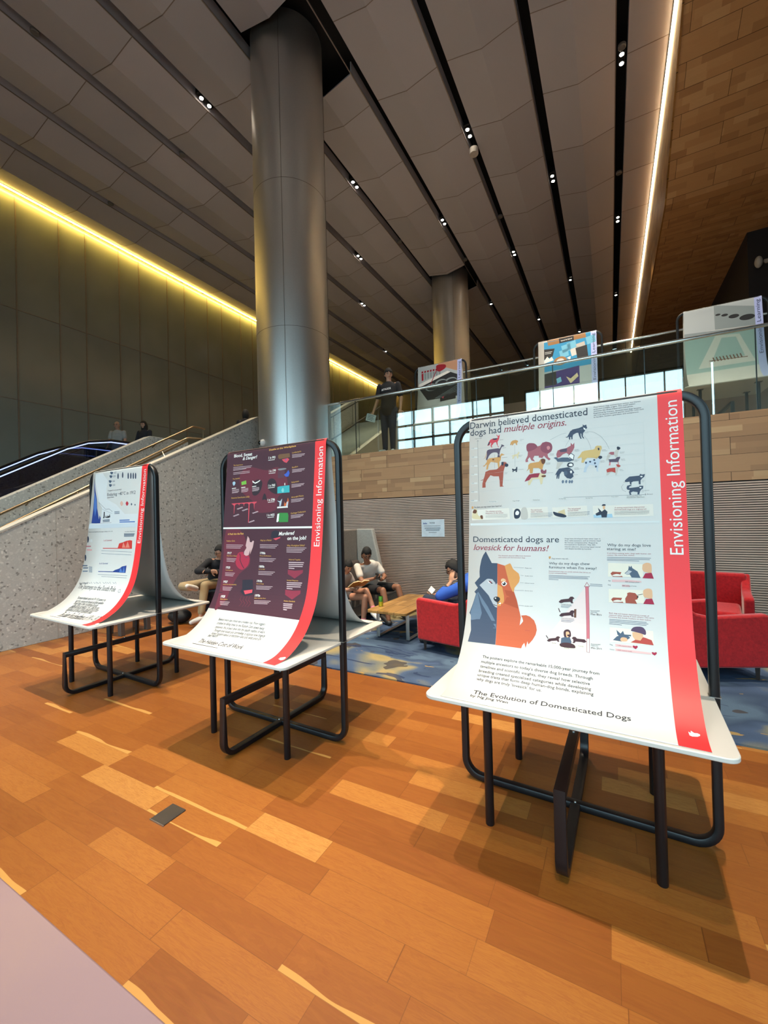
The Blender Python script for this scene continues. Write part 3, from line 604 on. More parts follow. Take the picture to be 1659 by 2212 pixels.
DATA = {
'1': [
['T', 'Envisioning Information', 'white', '', 500, 506, 800, 506, 68],
['P','white',0,1,[533,1689,563,1688,527,1666,534,1648,570,1652,600,1686,591,1706]],
['P','ghost',0,0,[-474,47,-324,43,-209,138,-224,231,-190,341,3,403,181,506,413,508,419,640,-528,643,-507,592,-280,591,-277,432,-381,349,-472,176]],
['P','blue',0,2,[-498,102,-454,234,-406,332,-382,428,-358,476,-323,555,-316,508,-288,540,-291,595,-476,592,-464,433,-470,273]],
['P','blue2',0,3,[-467,249,-414,332,-389,428,-411,522,-451,426]],
['L','navy',30,3,[-494,102,-424,236,-355,366,-202,446,-130,444,-62,475]],
['L','navy2',20,3,[-355,366,-275,443,-65,496]],
['P','slate',1,2,[-11,67,6,95,3,129,-16,124,-22,93]],
['P','slate',1,2,[78,62,94,90,91,124,73,119,67,88]],
['P','slate',1,2,[184,78,198,98,200,139,180,138,174,96]],
['P','slate',1,2,[233,82,247,101,248,142,229,141,223,100]],
['P','slate',1,2,[279,85,292,105,294,146,274,144,269,103]],
['P','slate',1,2,[320,89,334,108,335,148,316,147,311,106]],
['P','steel',1,2,[-170,43,-111,51,-125,72,-154,68]],
['L','navy2',40,2,[-97,54,-47,55]],
['L','navy2',40,2,[-95,65,-46,66]],
['P','steel',1,2,[-179,81,-121,89,-136,110,-165,106]],
['L','navy2',40,2,[-106,92,-57,92]],
['L','navy2',40,2,[-105,103,-56,103]],
['P','steel',1,2,[-187,134,-129,142,-143,162,-173,159]],
['L','navy2',40,2,[-115,144,-65,144]],
['L','navy2',40,2,[-113,155,-64,155]],
['P','steel',1,2,[-177,176,-119,184,-133,205,-162,202]],
['L','navy2',40,2,[-104,186,-55,186]],
['L','navy2',40,2,[-103,197,-53,197]],
['T', 'Trapped in an anomaly', 'navy', 'i', 144, -191, 254, 82, 252],
['T', 'Enduring −40°C in 1912', 'navy', 's', 318, -194, 304, 346, 306],
['T', 'Antarctic Weather', 'navy', 'b', 95, -193, 326, -51, 325],
['P','peach2',1,2,[100,369,134,397,109,422,75,394]],
['P','redb',1,2,[204,376,234,400,211,423,181,398]],
['P','steel',1,2,[289,398,304,410,293,422,278,409]],
['P','slate',1,2,[355,408,366,418,358,427,346,417]],
['P','black',0,3,[-234,472,-214,472,-209,534,-215,542,-244,541,-232,526]],
['P','black',0,3,[-194,538,-184,508,-166,535,-148,512,-124,524,-110,498,-95,533,-136,540]],
['L','blue2',110,2,[94,569,275,569]],
['L','blue2',110,2,[97,587,374,588]],
['L','steel',60,2,[-241,561,-105,558]],
['L','steel',50,2,[-19,478,77,478]],
['L','steel',60,2,[-240,570,-104,567]],
['L','steel',50,2,[-18,488,78,488]],
['L','steel',60,2,[-238,579,-102,576]],
['L','steel',50,2,[-16,499,80,498]],
['P','ice3',0,1,[-520,607,426,601,421,640,-527,651]],
['L','navy2',25,2,[-506,596,-64,592]],
['T', 'Return to the South Pole: Norwegian vs British, 1911–1912', 'navy', '', 98, -511, 693, -21, 687],
['T', 'Amundsen’s Expeditions', 'navy', '', 88, 209, 691, 395, 686],
['L','steel',60,2,[199,708,389,706]],
['L','steel',60,2,[201,716,386,715]],
['L','steel',60,2,[202,725,382,723]],
['L','steel',60,2,[204,734,379,732]],
['T', '5 of 5 Survived', 'redb', 's', 156, -184, 787, -22, 782],
['T', '0 of 5 Survived', 'blue', 's', 159, -200, 1030, -33, 1022],
['P','redp',0,2,[-181,857,110,854,126,807,190,795,252,780,315,772,360,776,371,857,-180,865]],
['P','redp2',0,3,[189,850,202,791,254,848,279,783,331,847]],
['P','blue',0,2,[-191,1101,91,1092,124,1076,197,1059,241,1036,320,1023,328,1096,107,1099,-188,1108]],
['P','blue2',0,3,[211,1094,219,1047,269,1091,279,1034,314,1093]],
['L','steel2',30,2,[-203,886,378,889]],
['L','steel2',30,2,[-194,916,372,918]],
['L','steel2',30,2,[-181,1135,371,1122]],
['L','steel2',30,2,[-99,1153,369,1143]],
['P','navy',1,2,[-533,742,-511,740,-495,770,-503,802,-519,800]],
['P','navy',1,2,[-536,944,-515,941,-496,970,-500,1002,-516,1001]],
['L','mauve',120,2,[-537,846,-437,844]],
['L','rose',120,2,[-506,884,-407,883]],
['L','steel',120,2,[-516,1081,-418,1077]],
['L','steel2',120,2,[-506,1116,-408,1111]],
['L','steel',120,2,[-542,1058,-443,1054]],
['L','steel2',60,2,[-401,1064,-333,1066]],
['L','pale',40,2,[-470,770,-416,772]],
['L','steel2',60,2,[-395,1077,-327,1078]],
['L','pale',40,2,[-469,776,-415,778]],
['L','steel2',60,2,[-389,1090,-321,1091]],
['L','pale',40,2,[-467,782,-414,784]],
['L','steel2',60,2,[-382,1103,-314,1104]],
['L','pale',40,2,[-466,789,-412,791]],
['L','steel2',60,2,[-376,1116,-308,1117]],
['L','pale',40,2,[-464,795,-410,797]],
['L','steel2',30,2,[-390,1231,-347,1244,-336,1224,-301,1245]],
['L','steel2',30,2,[-305,1226,-263,1239,-252,1219,-218,1240]],
['L','steel2',30,2,[-207,1220,-167,1233,-156,1213,-123,1234]],
['L','steel2',30,2,[-139,1216,-99,1229,-88,1209,-56,1230]],
['L','steel2',30,2,[-31,1209,7,1222,19,1203,49,1223]],
['L','steel2',30,2,[48,1205,85,1217,97,1198,126,1218]],
['L','steel2',30,2,[151,1198,187,1211,199,1192,227,1212]],
['T', 'Fossil Fracture!', 'navy', '', 195, -479, 1257, -310, 1244],
['T', 'The Journeys to the South Pole', 'ink', 's', 502, -460, 1302, 261, 1288],
['L','steel',40,2,[313,1268,343,1259,362,1287,335,1292,314,1276]],
['T', 'This two-part infographic explores the 1911–1912 journeys to the', 'ink', '', 297, -320, 1414, 212, 1397],
['T', 'South Pole, contrasting the Norwegian and British expeditions', 'ink', '', 328, -294, 1454, 223, 1431],
['T', 'through strategy, survival, and leadership. One poster', 'ink', '', 354, -278, 1482, 168, 1466],
['T', 'visualises the race: the weather of −40°C, while the other', 'ink', '', 388, -255, 1518, 233, 1493],
['T', 'unravels the records of routes, men and food of both', 'ink', '', 412, -262, 1543, 259, 1523],
['T', 'expeditions and how each expedition ended', 'ink', '', 450, -250, 1576, 207, 1556],
['T', 'The South Pole Expeditions of 1911–1912', 'ink', 'g', 857, -210, 1672, 440, 1645],
['L','ink',60,1,[-277,1697,-74,1692]]],
'2': [
['T', 'Envisioning Information', 'white', '', 500, 506, 802, 506, 75],
['P','white',0,1,[474,1647,487,1646,478,1636,490,1627,511,1618,521,1625,522,1646,508,1659]],
['P','winebg',0,0,[-530,0,430,0,430,1327,-530,1327]],
['P','skull',1,1,[-364,226,-264,164,-60,207,61,191,151,264,170,365,77,430,56,530,-149,539,-183,460,-252,415,-331,358]],
['P','skull',1,1,[-493,680,-324,680,-229,800,-178,949,-285,1034,-355,1154,-372,1250,-455,1330,-491,1008]],
['P','glow',1,2,[-341,955,-328,872,-255,859,-193,898,-200,962,-267,999]],
['P','wined',1,2,[-209,311,-168,277,-111,286,-98,318,-118,374,-159,403,-203,391]],
['P','wined',1,2,[-42,317,-21,282,20,280,56,313,74,395,35,398,-22,364]],
['P','wined',1,2,[-89,443,-78,402,-65,393,-50,409,-40,445,-65,439]],
['P','white',0,3,[-530,657,430,657,430,671,-530,671]],
['T', 'Deaths at the Workplace', 'gold2', 'b', 129, -38, 52, 243, 48],
['T', 'Blood, Sweat', 'white', 'b', 247, -444, 68, -228, 70],
['T', '& Danger!', 'white', 'bi', 240, -338, 100, -169, 98],
['T', '1 in 993', 'white', 'b', 177, -42, 117, 32, 119],
['L','white',40,3,[-43,128,25,128]],
['T', '1 in 1799', 'white', 'b', 177, -30, 225, 43, 225],
['L','white',40,3,[-31,235,37,234]],
['T', '1 in 1965', 'white', 'b', 176, -29, 341, 44, 340],
['L','white',40,3,[-30,351,38,349]],
['T', '1 in 2786', 'white', 'b', 174, -31, 455, 50, 453],
['L','white',40,3,[-23,465,44,462]],
['T', '1 in 4425', 'white', 'b', 172, -28, 575, 52, 572],
['L','white',40,3,[-21,585,46,581]],
['T', 'Lumberjacks', 'gold2', '', 120, 207, 98, 297, 95],
['L','pink2',35,3,[207,109,333,111]],
['L','pink2',35,3,[208,119,327,120]],
['L','pink2',35,3,[208,129,302,128]],
['T', 'Roofers', 'gold2', '', 120, 212, 213, 270, 208],
['L','pink2',35,3,[213,224,338,224]],
['L','pink2',35,3,[214,234,332,233]],
['L','pink2',35,3,[214,244,308,241]],
['T', 'Fishermen', 'gold2', '', 120, 213, 328, 286, 322],
['L','pink2',35,3,[214,339,338,337]],
['L','pink2',35,3,[214,349,332,346]],
['L','pink2',35,3,[215,359,308,354]],
['T', 'Aircraft Pilots', 'gold2', '', 118, 217, 442, 337, 434],
['L','pink2',35,3,[217,453,341,449]],
['L','pink2',35,3,[218,463,335,458]],
['L','pink2',35,3,[218,473,311,467]],
['T', 'Garbage Collectors', 'gold2', '', 117, 220, 564, 364, 552],
['L','pink2',35,3,[221,574,344,568]],
['L','pink2',35,3,[222,584,338,577]],
['L','pink2',35,3,[222,594,315,586]],
['P','brown2',0,3,[60,99,76,91,181,93,186,124,78,129,64,120]],
['P','rose2',0,4,[101,134,163,129,180,141,152,166,125,156]],
['P','blue3',0,5,[137,137,150,133,145,150]],
['P','grey3',1,3,[65,206,134,205,151,214,83,219]],
['P','mauve3',0,3,[63,222,136,222,136,278,70,281]],
['P','blue3',0,4,[131,257,156,244,174,223,189,247,178,273,152,274]],
['P','teal',0,3,[68,349,91,345,192,342,197,397,71,399]],
['P','teal2',1,4,[113,377,128,358,139,383,127,395]],
['P','white',1,4,[139,328,145,320,149,334,144,341]],
['P','white',0,4,[76,515,78,503,185,501,187,513]],
['P','ice',0,4,[72,455,105,461,124,441,119,474,114,499,98,501,99,471]],
['P','flame',0,3,[146,500,148,463,158,483,177,464,183,437,192,460,188,499]],
['P','ice',0,5,[166,503,174,469,189,465,185,504]],
['P','green3',0,3,[84,555,104,551,188,553,196,573,195,622,108,623,91,610]],
['P','white',0,4,[75,620,82,560,101,556,98,613,89,622]],
['T', 'The Importance', 'gold2', '', 111, -448, 141, -336, 142],
['L','pink2',35,3,[-448,153,-228,156]],
['L','pink2',35,3,[-448,166,-238,167]],
['L','pink2',35,3,[-447,178,-293,174]],
['L','pink2',35,3,[-445,199,-250,198]],
['L','pink2',35,3,[-444,211,-250,210]],
['T', 'The Upsides', 'gold2', '', 110, -448, 257, -362, 254],
['P','ice2',1,3,[-446,280,-429,273,-413,282,-416,298,-430,308,-443,297]],
['P','green2',0,3,[-341,282,-285,274,-279,304,-335,310]],
['P','white',0,3,[-211,279,-181,298,-146,289,-125,279,-125,288,-149,300,-177,308,-210,293]],
['L','white',60,3,[-449,332,-403,330]],
['L','pink2',32,3,[-448,344,-365,342]],
['L','pink2',32,3,[-447,353,-364,351]],
['L','pink2',32,3,[-446,362,-364,360]],
['L','pink2',32,3,[-446,370,-374,368]],
['L','white',60,3,[-337,330,-292,329]],
['L','pink2',32,3,[-336,342,-256,340]],
['L','pink2',32,3,[-335,351,-255,349]],
['L','pink2',32,3,[-334,360,-254,357]],
['L','pink2',32,3,[-334,368,-264,365]],
['L','white',60,3,[-209,330,-166,328]],
['L','pink2',32,3,[-208,342,-131,340]],
['L','pink2',32,3,[-207,350,-130,348]],
['L','pink2',32,3,[-207,358,-130,356]],
['L','pink2',32,3,[-206,367,-139,364]],
['T', 'Economic Contribution (USD)', 'gold2', '', 121, -449, 418, -236, 416],
['P','rose2',0,3,[-446,459,-148,454,-154,464,-163,466,-172,471,-173,520,-182,470,-197,464,-219,464,-229,474,-229,623,-236,620,-240,473,-255,463,-281,464,-292,469,-293,492,-299,468,-314,464,-337,463,-349,469,-350,482,-355,469,-375,464,-394,468,-404,478,-408,545,-411,545,-413,478,-428,469]],
['L','pink2',35,3,[-375,506,-312,492]],
['L','pink2',30,3,[-367,510,-304,496]],
['L','pink2',35,3,[-314,521,-252,507]],
['L','pink2',30,3,[-306,525,-244,511]],
['L','pink2',35,3,[-193,545,-133,532]],
['L','pink2',30,3,[-185,549,-126,535]],
['L','pink2',35,3,[-416,564,-353,549]],
['L','pink2',30,3,[-408,568,-345,553]],
['L','pink2',35,3,[-229,618,-169,603]],
['L','pink2',30,3,[-222,621,-162,607]],
['T', 'A Peek into the Past', 'gold2', 'b', 146, -468, 721, -279, 716],
['T', 'Murdered', 'white', 'bi', 257, 107, 724, 266, 717],
['T', 'on the Job?', 'white', 'b', 253, 197, 758, 382, 753],
['T', 'Radium Girls', 'gold2', '', 122, -474, 776, -376, 775],
['T', 'Mad as a Hatter', 'gold2', '', 126, -82, 770, 38, 766],
['L','pink2',36,3,[-476,803,-276,803]],
['L','pink2',36,3,[-475,815,-290,815]],
['L','pink2',36,3,[-473,828,-304,827]],
['L','pink2',36,3,[-85,797,108,797]],
['L','pink2',36,3,[-84,809,94,808]],
['L','pink2',36,3,[-83,820,80,820]],
['L','pink2',36,3,[195,816,387,815]],
['L','pink2',36,3,[196,827,373,826]],
['L','pink2',36,3,[197,838,359,836]],
['L','pink2',36,3,[198,848,345,847]],
['T', '1917', 'white', 'b', 169, -454, 878, -404, 878],
['T', 'Daily Dose of Death', 'gold2', '', 91, -456, 896, -339, 896],
['L','pink2',34,3,[-456,913,-342,915]],
['L','pink2',34,3,[-454,924,-350,926]],
['L','pink2',34,3,[-453,936,-359,938]],
['T', '1920', 'white', 'b', 169, -452, 996, -402, 995],
['T', 'Toxic Exposure', 'gold2', '', 91, -453, 1014, -367, 1013],
['L','pink2',34,3,[-452,1031,-339,1030]],
['L','pink2',34,3,[-450,1042,-347,1042]],
['L','pink2',34,3,[-448,1053,-355,1053]],
['T', '1927', 'white', 'b', 169, -455, 1112, -405, 1111],
['T', 'Lawsuit for Accountability', 'gold2', '', 91, -454, 1130, -297, 1123],
['L','pink2',34,3,[-452,1147,-339,1144]],
['L','pink2',34,3,[-448,1158,-346,1156]],
['L','pink2',34,3,[-444,1169,-352,1167]],
['T', '1928', 'white', 'b', 182, -441, 1232, -393, 1229],
['T', 'Bitter Justice', 'gold2', '', 99, -436, 1249, -353, 1245],
['L','pink2',34,3,[-430,1266,-320,1261]],
['L','pink2',34,3,[-423,1276,-324,1273]],
['L','pink2',34,3,[-417,1287,-328,1284]],
['T', '1700s', 'white', 'b', 159, -76, 869, -20, 869],
['T', 'Mercury Hat Revolution', 'gold2', '', 84, -78, 886, 43, 886],
['L','pink2',34,3,[-78,902,94,902]],
['L','pink2',34,3,[-77,913,80,913]],
['L','pink2',34,3,[-75,924,64,924]],
['T', '1800s', 'white', 'b', 159, -74, 973, -18, 972],
['T', 'Are You Mad?', 'gold2', '', 85, -75, 990, -9, 989],
['L','pink2',34,3,[-75,1005,97,1002]],
['L','pink2',34,3,[-73,1016,82,1013]],
['L','pink2',34,3,[-71,1026,68,1024]],
['T', '1910s', 'white', 'b', 158, -77, 1085, -22, 1083],
['T', 'Slow to Change', 'gold2', '', 84, -77, 1102, 0, 1099],
['L','pink2',34,3,[-76,1117,94,1111]],
['L','pink2',34,3,[-73,1128,81,1122]],
['L','pink2',34,3,[-70,1138,67,1133]],
['T', '1970s', 'white', 'b', 162, -68, 1196, -14, 1193],
['T', 'Better Late than Never', 'gold2', '', 88, -65, 1212, 52, 1205],
['L','pink2',34,3,[-61,1228,105,1218]],
['L','pink2',34,3,[-56,1238,94,1230]],
['L','pink2',34,3,[-51,1248,83,1241]],
['T', 'Why Workplace Safety?', 'gold2', '', 132, 198, 807, 371, 802],
['T', 'Historical Tragedies', 'gold2', '', 98, 227, 908, 340, 906],
['T', "Society's Response", 'gold2', '', 96, 229, 1060, 336, 1057],
['T', 'Modern Standards', 'gold2', '', 99, 235, 1210, 340, 1206],
['L','pink2',60,3,[229,924,373,922]],
['L','pink2',60,3,[230,938,368,936]],
['L','pink2',60,3,[232,952,363,950]],
['L','pink2',60,3,[234,966,286,967]],
['L','pink2',60,3,[231,1074,374,1068]],
['L','pink2',60,3,[234,1087,369,1082]],
['L','pink2',60,3,[236,1101,365,1096]],
['L','pink2',60,3,[239,1114,291,1114]],
['L','pink2',60,3,[238,1227,322,1223]],
['L','pink2',60,3,[243,1240,323,1236]],
['L','pink2',60,3,[248,1254,325,1250]],
['L','pink2',60,3,[254,1267,285,1267]],
['P','chev',0,2,[225,978,295,983,372,974,371,995,300,1039,229,1010]],
['P','chev',0,2,[225,1124,298,1127,372,1120,374,1143,308,1190,232,1161]],
['P','rosew',0,3,[-230,730,-210,748,-200,777,-182,779,-168,765,-155,770,-162,817,-188,875,-188,834,-203,881,-231,888,-257,877,-256,853,-234,824,-245,806,-240,777]],
['P','bluew',1,2,[-266,871,-256,853,-244,882,-202,890,-204,901,-241,902]],
['P','wined2',0,2,[25,741,32,696,72,682,110,696,121,735,63,749]],
['P','rose2',0,3,[52,749,121,735,125,743,79,760]],
['P','wined2',0,2,[-239,1078,-125,1069,-103,1143,-86,1159,-94,1185,-182,1200,-238,1170,-225,1146]],
['P','rose2',0,3,[-203,1160,-110,1145,-107,1169,-179,1187]],
['L','wined2',60,3,[-307,872,-296,889,-296,924,-265,964,-241,986]],
['L','rosed',20,2,[-213,1202,-216,1231,-182,1252,-199,1282]],
['L','rosed',20,2,[-180,1206,-183,1234,-149,1255,-165,1285]],
['L','rosed',20,2,[-150,1200,-154,1229,-120,1249,-137,1279]],
['L','rosed',20,2,[-119,1201,-122,1229,-89,1249,-106,1279]],
['T', 'Behind every pay check lies a hidden risk. From loggers', 'ink', '', 206, -343, 1415, 146, 1401],
['T', 'crushed by falling trees to the Radium Girls slowly being', 'ink', '', 219, -333, 1447, 158, 1434],
['T', 'poisoned, this project dives into the deadly realities of work.', 'ink', '', 234, -318, 1482, 189, 1462],
['T', 'Through bold visuals and storytelling, it exposes how tragedy', 'ink', '', 250, -304, 1515, 211, 1492],
['T', 'forged modern labour protections—and asks what price are', 'ink', '', 264, -297, 1545, 197, 1522],
['T', 'lives worth?', 'ink', '', 283, -305, 1572, -204, 1562],
['T', 'The Hidden Cost of Work', 'ink', 'g', 426, -327, 1644, 116, 1629],
['L','ink',60,1,[-344,1671,-79,1666]]],
'3': [
['T', 'Envisioning Information', 'white', '', 520, 509, 815, 509, 69],
['P','white',0,1,[471,1622,478,1628,480,1615,490,1624,500,1622,508,1626,507,1634,498,1642,481,1647,473,1643]],
['T', 'Contrary to most beliefs,', 'navy', 'i', 210, -518, 30, -297, 34],
['T', 'Darwin believed domesticated', 'navy', 's', 384, -525, 78, 119, 86],
['T', 'dogs had', 'navy', 's', 380, -524, 122, -338, 123],
['T', 'multiple origins.', 'wine', 'si', 365, -324, 123, 14, 128],
['T', 'Most believe dogs evolved from wolves, but Darwin', 'navy', '', 63, 149, 52, 360, 54],
['T', 'proposed multiple origins. This could explain', 'navy', '', 63, 149, 63, 336, 63],
['T', 'extremes like Great Danes and Chihuahuas.', 'navy', '', 62, 149, 74, 328, 74],
['T', 'Engineered by humans, domesticated dogs became', 'navy', '', 62, 148, 85, 361, 87],
['T', 'the most diverse mammal species, bred for roles such', 'navy', '', 63, 148, 96, 372, 96],
['T', 'as herders, hunters, guardians, and companions.', 'navy', '', 62, 148, 106, 351, 107],
['L','grey',16,1,[-479,155,-470,523]],
['L','grey',16,1,[-5,522,368,524]],
['L','grey',16,1,[-484,160,-478,154,-472,161]],
['L','pale',12,1,[4,161,368,160]],
['L','pale',10,1,[-476,204,-192,201]],
['L','pale',12,1,[3,214,369,212]],
['L','pale',10,1,[-474,257,-192,252]],
['L','pale',12,1,[2,267,370,264]],
['L','pale',10,1,[-472,310,-193,302]],
['L','pale',12,1,[1,320,372,316]],
['L','pale',10,1,[-470,363,-193,352]],
['L','pale',12,1,[0,373,373,368]],
['L','pale',10,1,[-468,415,-194,403]],
['L','pale',12,1,[-1,425,374,419]],
['L','pale',10,1,[-466,467,-194,452]],
['L','pale',10,1,[368,160,368,524]],
['L','grey',16,1,[365,518,369,524,365,528]],
['T', 'Years Ago', 'grey', '', 53, -496, 146, -453, 145],
['T', 'Breed', 'grey', '', 63, 374, 526, 396, 526],
['P','pale2',0,1,[-519,196,-480,199,-480,207,-519,205]],
['T', '16,000', 'navy', '', 45, -517, 202, -501, 202],
['P','pale2',0,1,[-519,250,-480,252,-479,261,-518,259]],
['T', '14,000', 'navy', '', 44, -517, 256, -501, 256],
['P','pale2',0,1,[-519,304,-480,305,-479,314,-518,312]],
['T', '12,000', 'navy', '', 44, -517, 309, -501, 310],
['P','pale2',0,1,[-519,356,-480,357,-479,366,-518,364]],
['T', '10,000', 'navy', '', 44, -517, 361, -501, 361],
['P','pale2',0,1,[-518,409,-480,410,-479,419,-518,418]],
['T', '8,000', 'navy', '', 44, -516, 415, -500, 415],
['P','pale2',0,1,[-518,462,-479,462,-479,471,-518,470]],
['T', '50', 'navy', '', 44, -516, 467, -500, 467],
['P','pale2',0,1,[-518,515,-479,515,-479,524,-518,524]],
['T', '50', 'navy', '', 44, -516, 521, -500, 520],
['P','pale2',0,1,[-411,524,-360,524,-360,534,-411,534]],
['T', 'Running Dogs', 'navy', '', 42, -408, 530, -367, 530],
['P','pale2',0,1,[-278,526,-229,525,-230,535,-278,536]],
['T', 'Toy Dogs', 'navy', '', 41, -274, 532, -236, 531],
['P','pale2',0,1,[-167,525,-121,525,-122,534,-168,535]],
['T', 'Working Dogs', 'navy', '', 41, -164, 531, -128, 531],
['P','pale2',0,1,[-32,525,11,524,11,534,-32,534]],
['T', 'Herding Dogs', 'navy', '', 39, -29, 530, 5, 530],
['P','pale2',0,1,[98,525,139,525,139,534,98,534]],
['T', 'Sporting Dogs', 'navy', '', 38, 101, 531, 134, 531],
['P','pale2',0,1,[217,525,255,525,255,534,216,534]],
['T', 'Terriers', 'navy', '', 37, 219, 531, 250, 530],
['P','pale2',0,1,[283,527,367,525,368,542,284,541]],
['T', 'The Russian Silver Fox', 'navy', '', 47, 287, 532, 351, 531],
['T', 'Domestication Experiment', 'navy', '', 47, 287, 538, 362, 538],
['T', 'Jackal', 'grey', '', 43, -347, 168, -326, 169],
['T', 'Saluki', 'grey', '', 43, -330, 218, -310, 218],
['T', 'Greyhound', 'grey', '', 42, -335, 275, -304, 275],
['T', 'Great', 'grey', '', 42, -319, 365, -302, 365],
['T', 'Dane', 'grey', '', 42, -319, 372, -305, 372],
['T', 'Fennec', 'grey', '', 42, -229, 180, -210, 180],
['T', 'Fox', 'grey', '', 42, -230, 187, -220, 187],
['T', 'Pharaoh', 'grey', '', 42, -240, 271, -217, 271],
['T', 'Hound', 'grey', '', 42, -240, 278, -224, 278],
['T', 'Chihuahua', 'grey', '', 42, -243, 353, -213, 352],
['T', 'Tibetan', 'grey', '', 40, -73, 279, -51, 279],
['T', 'Mastiff', 'grey', '', 41, -73, 286, -52, 286],
['T', 'English', 'grey', '', 40, -92, 329, -71, 329],
['T', 'Mastiff', 'grey', '', 40, -92, 336, -71, 335],
['T', 'St. Bernard', 'grey', '', 41, -91, 384, -58, 384],
['T', 'German', 'grey', '', 39, 53, 270, 71, 270],
['T', 'Shepherd', 'grey', '', 39, 53, 276, 76, 276],
['T', 'Siberian', 'grey', '', 39, 50, 326, 74, 326],
['T', 'Husky', 'grey', '', 39, 50, 332, 65, 332],
['T', 'Ancient', 'grey', '', 39, 50, 368, 70, 367],
['T', 'Sheepdog', 'grey', '', 39, 50, 374, 73, 374],
['T', 'Poodle', 'grey', '', 38, 49, 404, 66, 404],
['T', 'Wolves', 'grey', '', 39, 104, 182, 121, 183],
['T', 'Golden', 'grey', '', 38, 183, 283, 200, 284],
['T', 'Retriever', 'grey', '', 38, 183, 289, 208, 290],
['T', 'German', 'grey', '', 38, 175, 341, 192, 341],
['T', 'Pointer', 'grey', '', 38, 175, 347, 194, 347],
['T', 'Wire Fox', 'grey', '', 37, 262, 303, 284, 303],
['T', 'Terrier', 'grey', '', 38, 262, 309, 281, 309],
['T', 'Border', 'grey', '', 37, 268, 340, 284, 340],
['T', 'Terrier', 'grey', '', 37, 268, 346, 286, 346],
['T', 'Bull', 'grey', '', 37, 260, 393, 271, 393],
['T', 'Terrier', 'grey', '', 37, 260, 399, 278, 399],
['T', 'Wild', 'grey', '', 36, 354, 455, 364, 455],
['T', 'Fox', 'grey', '', 36, 354, 461, 362, 461],
['T', 'Domesticated', 'grey', '', 36, 353, 506, 383, 505],
['T', 'Fox', 'grey', '', 36, 353, 512, 360, 511],
['L','grey',10,1,[-70,200,-42,186,-12,174,14,170]],
['L','grey',10,1,[7,247,16,228,26,213]],
['L','grey',10,1,[100,195,117,222,128,252,132,274]],
['L','grey',10,1,[113,173,149,184,181,211,202,245,216,280]],
['L','grey',12,1,[274,467,265,480,269,496,284,506]],
['L','grey',10,1,[-261,206,-259,332]],
['L','grey',10,1,[-377,249,-377,333]],
['P','slate',0,1,[7,192,18,191,22,184,33,163,45,155,76,151,95,144,94,134,102,140,112,137,113,148,116,153,112,160,108,161,103,173,96,180,94,198,101,210,95,210,88,197,87,184,83,180,84,196,88,211,82,210,76,194,72,176,63,176,47,184,44,195,44,208,38,209,37,196,32,196,33,208,27,209,24,191,18,197]],
['P','white',0,2,[96,150,103,154,109,160,105,166,100,162]],
['P','red',0,1,[-420,193,-411,172,-403,160,-386,153,-364,154,-356,150,-366,136,-365,132,-356,142,-346,135,-348,149,-350,159,-354,168,-360,178,-358,200,-351,208,-356,209,-364,190,-368,177,-381,180,-388,190,-394,196,-390,207,-396,206,-401,195,-396,182,-401,177,-405,190,-414,194]],
['P','navy',0,2,[-390,155,-362,154,-364,162,-381,162]],
['P','navy',0,2,[-420,193,-411,172,-404,173,-411,189]],
['P','plum',1,1,[-423,227,-412,218,-382,216,-356,215,-347,218,-337,200,-339,195,-328,198,-320,206,-333,209,-339,219,-345,235,-348,259,-343,270,-352,269,-360,268,-358,251,-364,240,-386,238,-403,247,-414,263,-420,278,-428,276,-423,249]],
['P','tan',0,2,[-423,227,-425,249,-431,266,-447,274,-434,265,-428,249]],
['P','tan',0,1,[-423,280,-407,270,-369,269,-348,265,-343,253,-335,248,-318,258,-333,260,-339,266,-341,287,-348,297,-348,331,-356,332,-360,302,-369,300,-399,292,-412,311,-417,337,-427,336,-423,306,-429,309,-438,318,-448,314,-436,309,-423,290]],
['P','brown',1,2,[-390,276,-379,277,-382,284,-388,284]],
['P','rust',0,1,[-431,350,-407,341,-365,340,-348,327,-337,311,-337,300,-322,299,-310,302,-306,311,-314,323,-320,336,-325,356,-327,390,-331,438,-323,443,-346,444,-348,406,-352,382,-382,380,-401,372,-420,396,-431,417,-430,443,-450,444,-449,416,-442,393,-438,382,-446,399,-464,400,-442,393,-436,374]],
['P','navy',1,2,[-318,319,-314,311,-300,313,-298,325,-306,330,-314,328]],
['P','navy',1,2,[-337,301,-325,300,-327,320,-335,317]],
['P','tan',0,1,[-287,203,-282,186,-272,179,-256,177,-244,182,-242,191,-248,195,-246,208,-253,207,-256,196,-266,197,-270,207,-276,206,-276,196,-280,206]],
['P','cream',0,1,[-281,269,-264,262,-248,260,-238,246,-234,257,-240,265,-242,286,-248,286,-250,272,-263,273,-268,287,-275,285,-271,272]],
['P','navy',0,1,[-277,347,-273,342,-265,348,-255,345,-253,335,-247,335,-247,348,-249,364,-255,365,-257,357,-267,357,-269,364,-274,362,-273,354]],
['P','mauve',0,1,[-196,234,-194,213,-180,204,-152,210,-137,228,-122,225,-110,210,-91,206,-68,215,-59,236,-63,260,-76,271,-84,278,-81,294,-68,306,-77,313,-92,298,-103,284,-111,296,-130,292,-130,282,-153,280,-161,295,-150,313,-169,305,-179,285,-189,297,-187,311,-201,312,-202,300,-190,276,-188,255]],
['P','wine2',1,2,[-120,242,-110,214,-91,207,-68,216,-59,236,-63,260,-80,272,-107,264]],
['P','wine2',1,2,[-196,234,-194,213,-180,205,-152,210,-137,228,-145,239,-168,249,-190,251]],
['P','rose',1,3,[-87,235,-76,232,-70,245,-80,254,-86,247]],
['P','tan',0,1,[-187,330,-177,320,-154,318,-130,316,-121,303,-107,300,-96,309,-98,325,-106,337,-112,361,-121,360,-131,351,-160,349,-164,379,-178,378,-181,351,-187,357,-197,366,-188,350]],
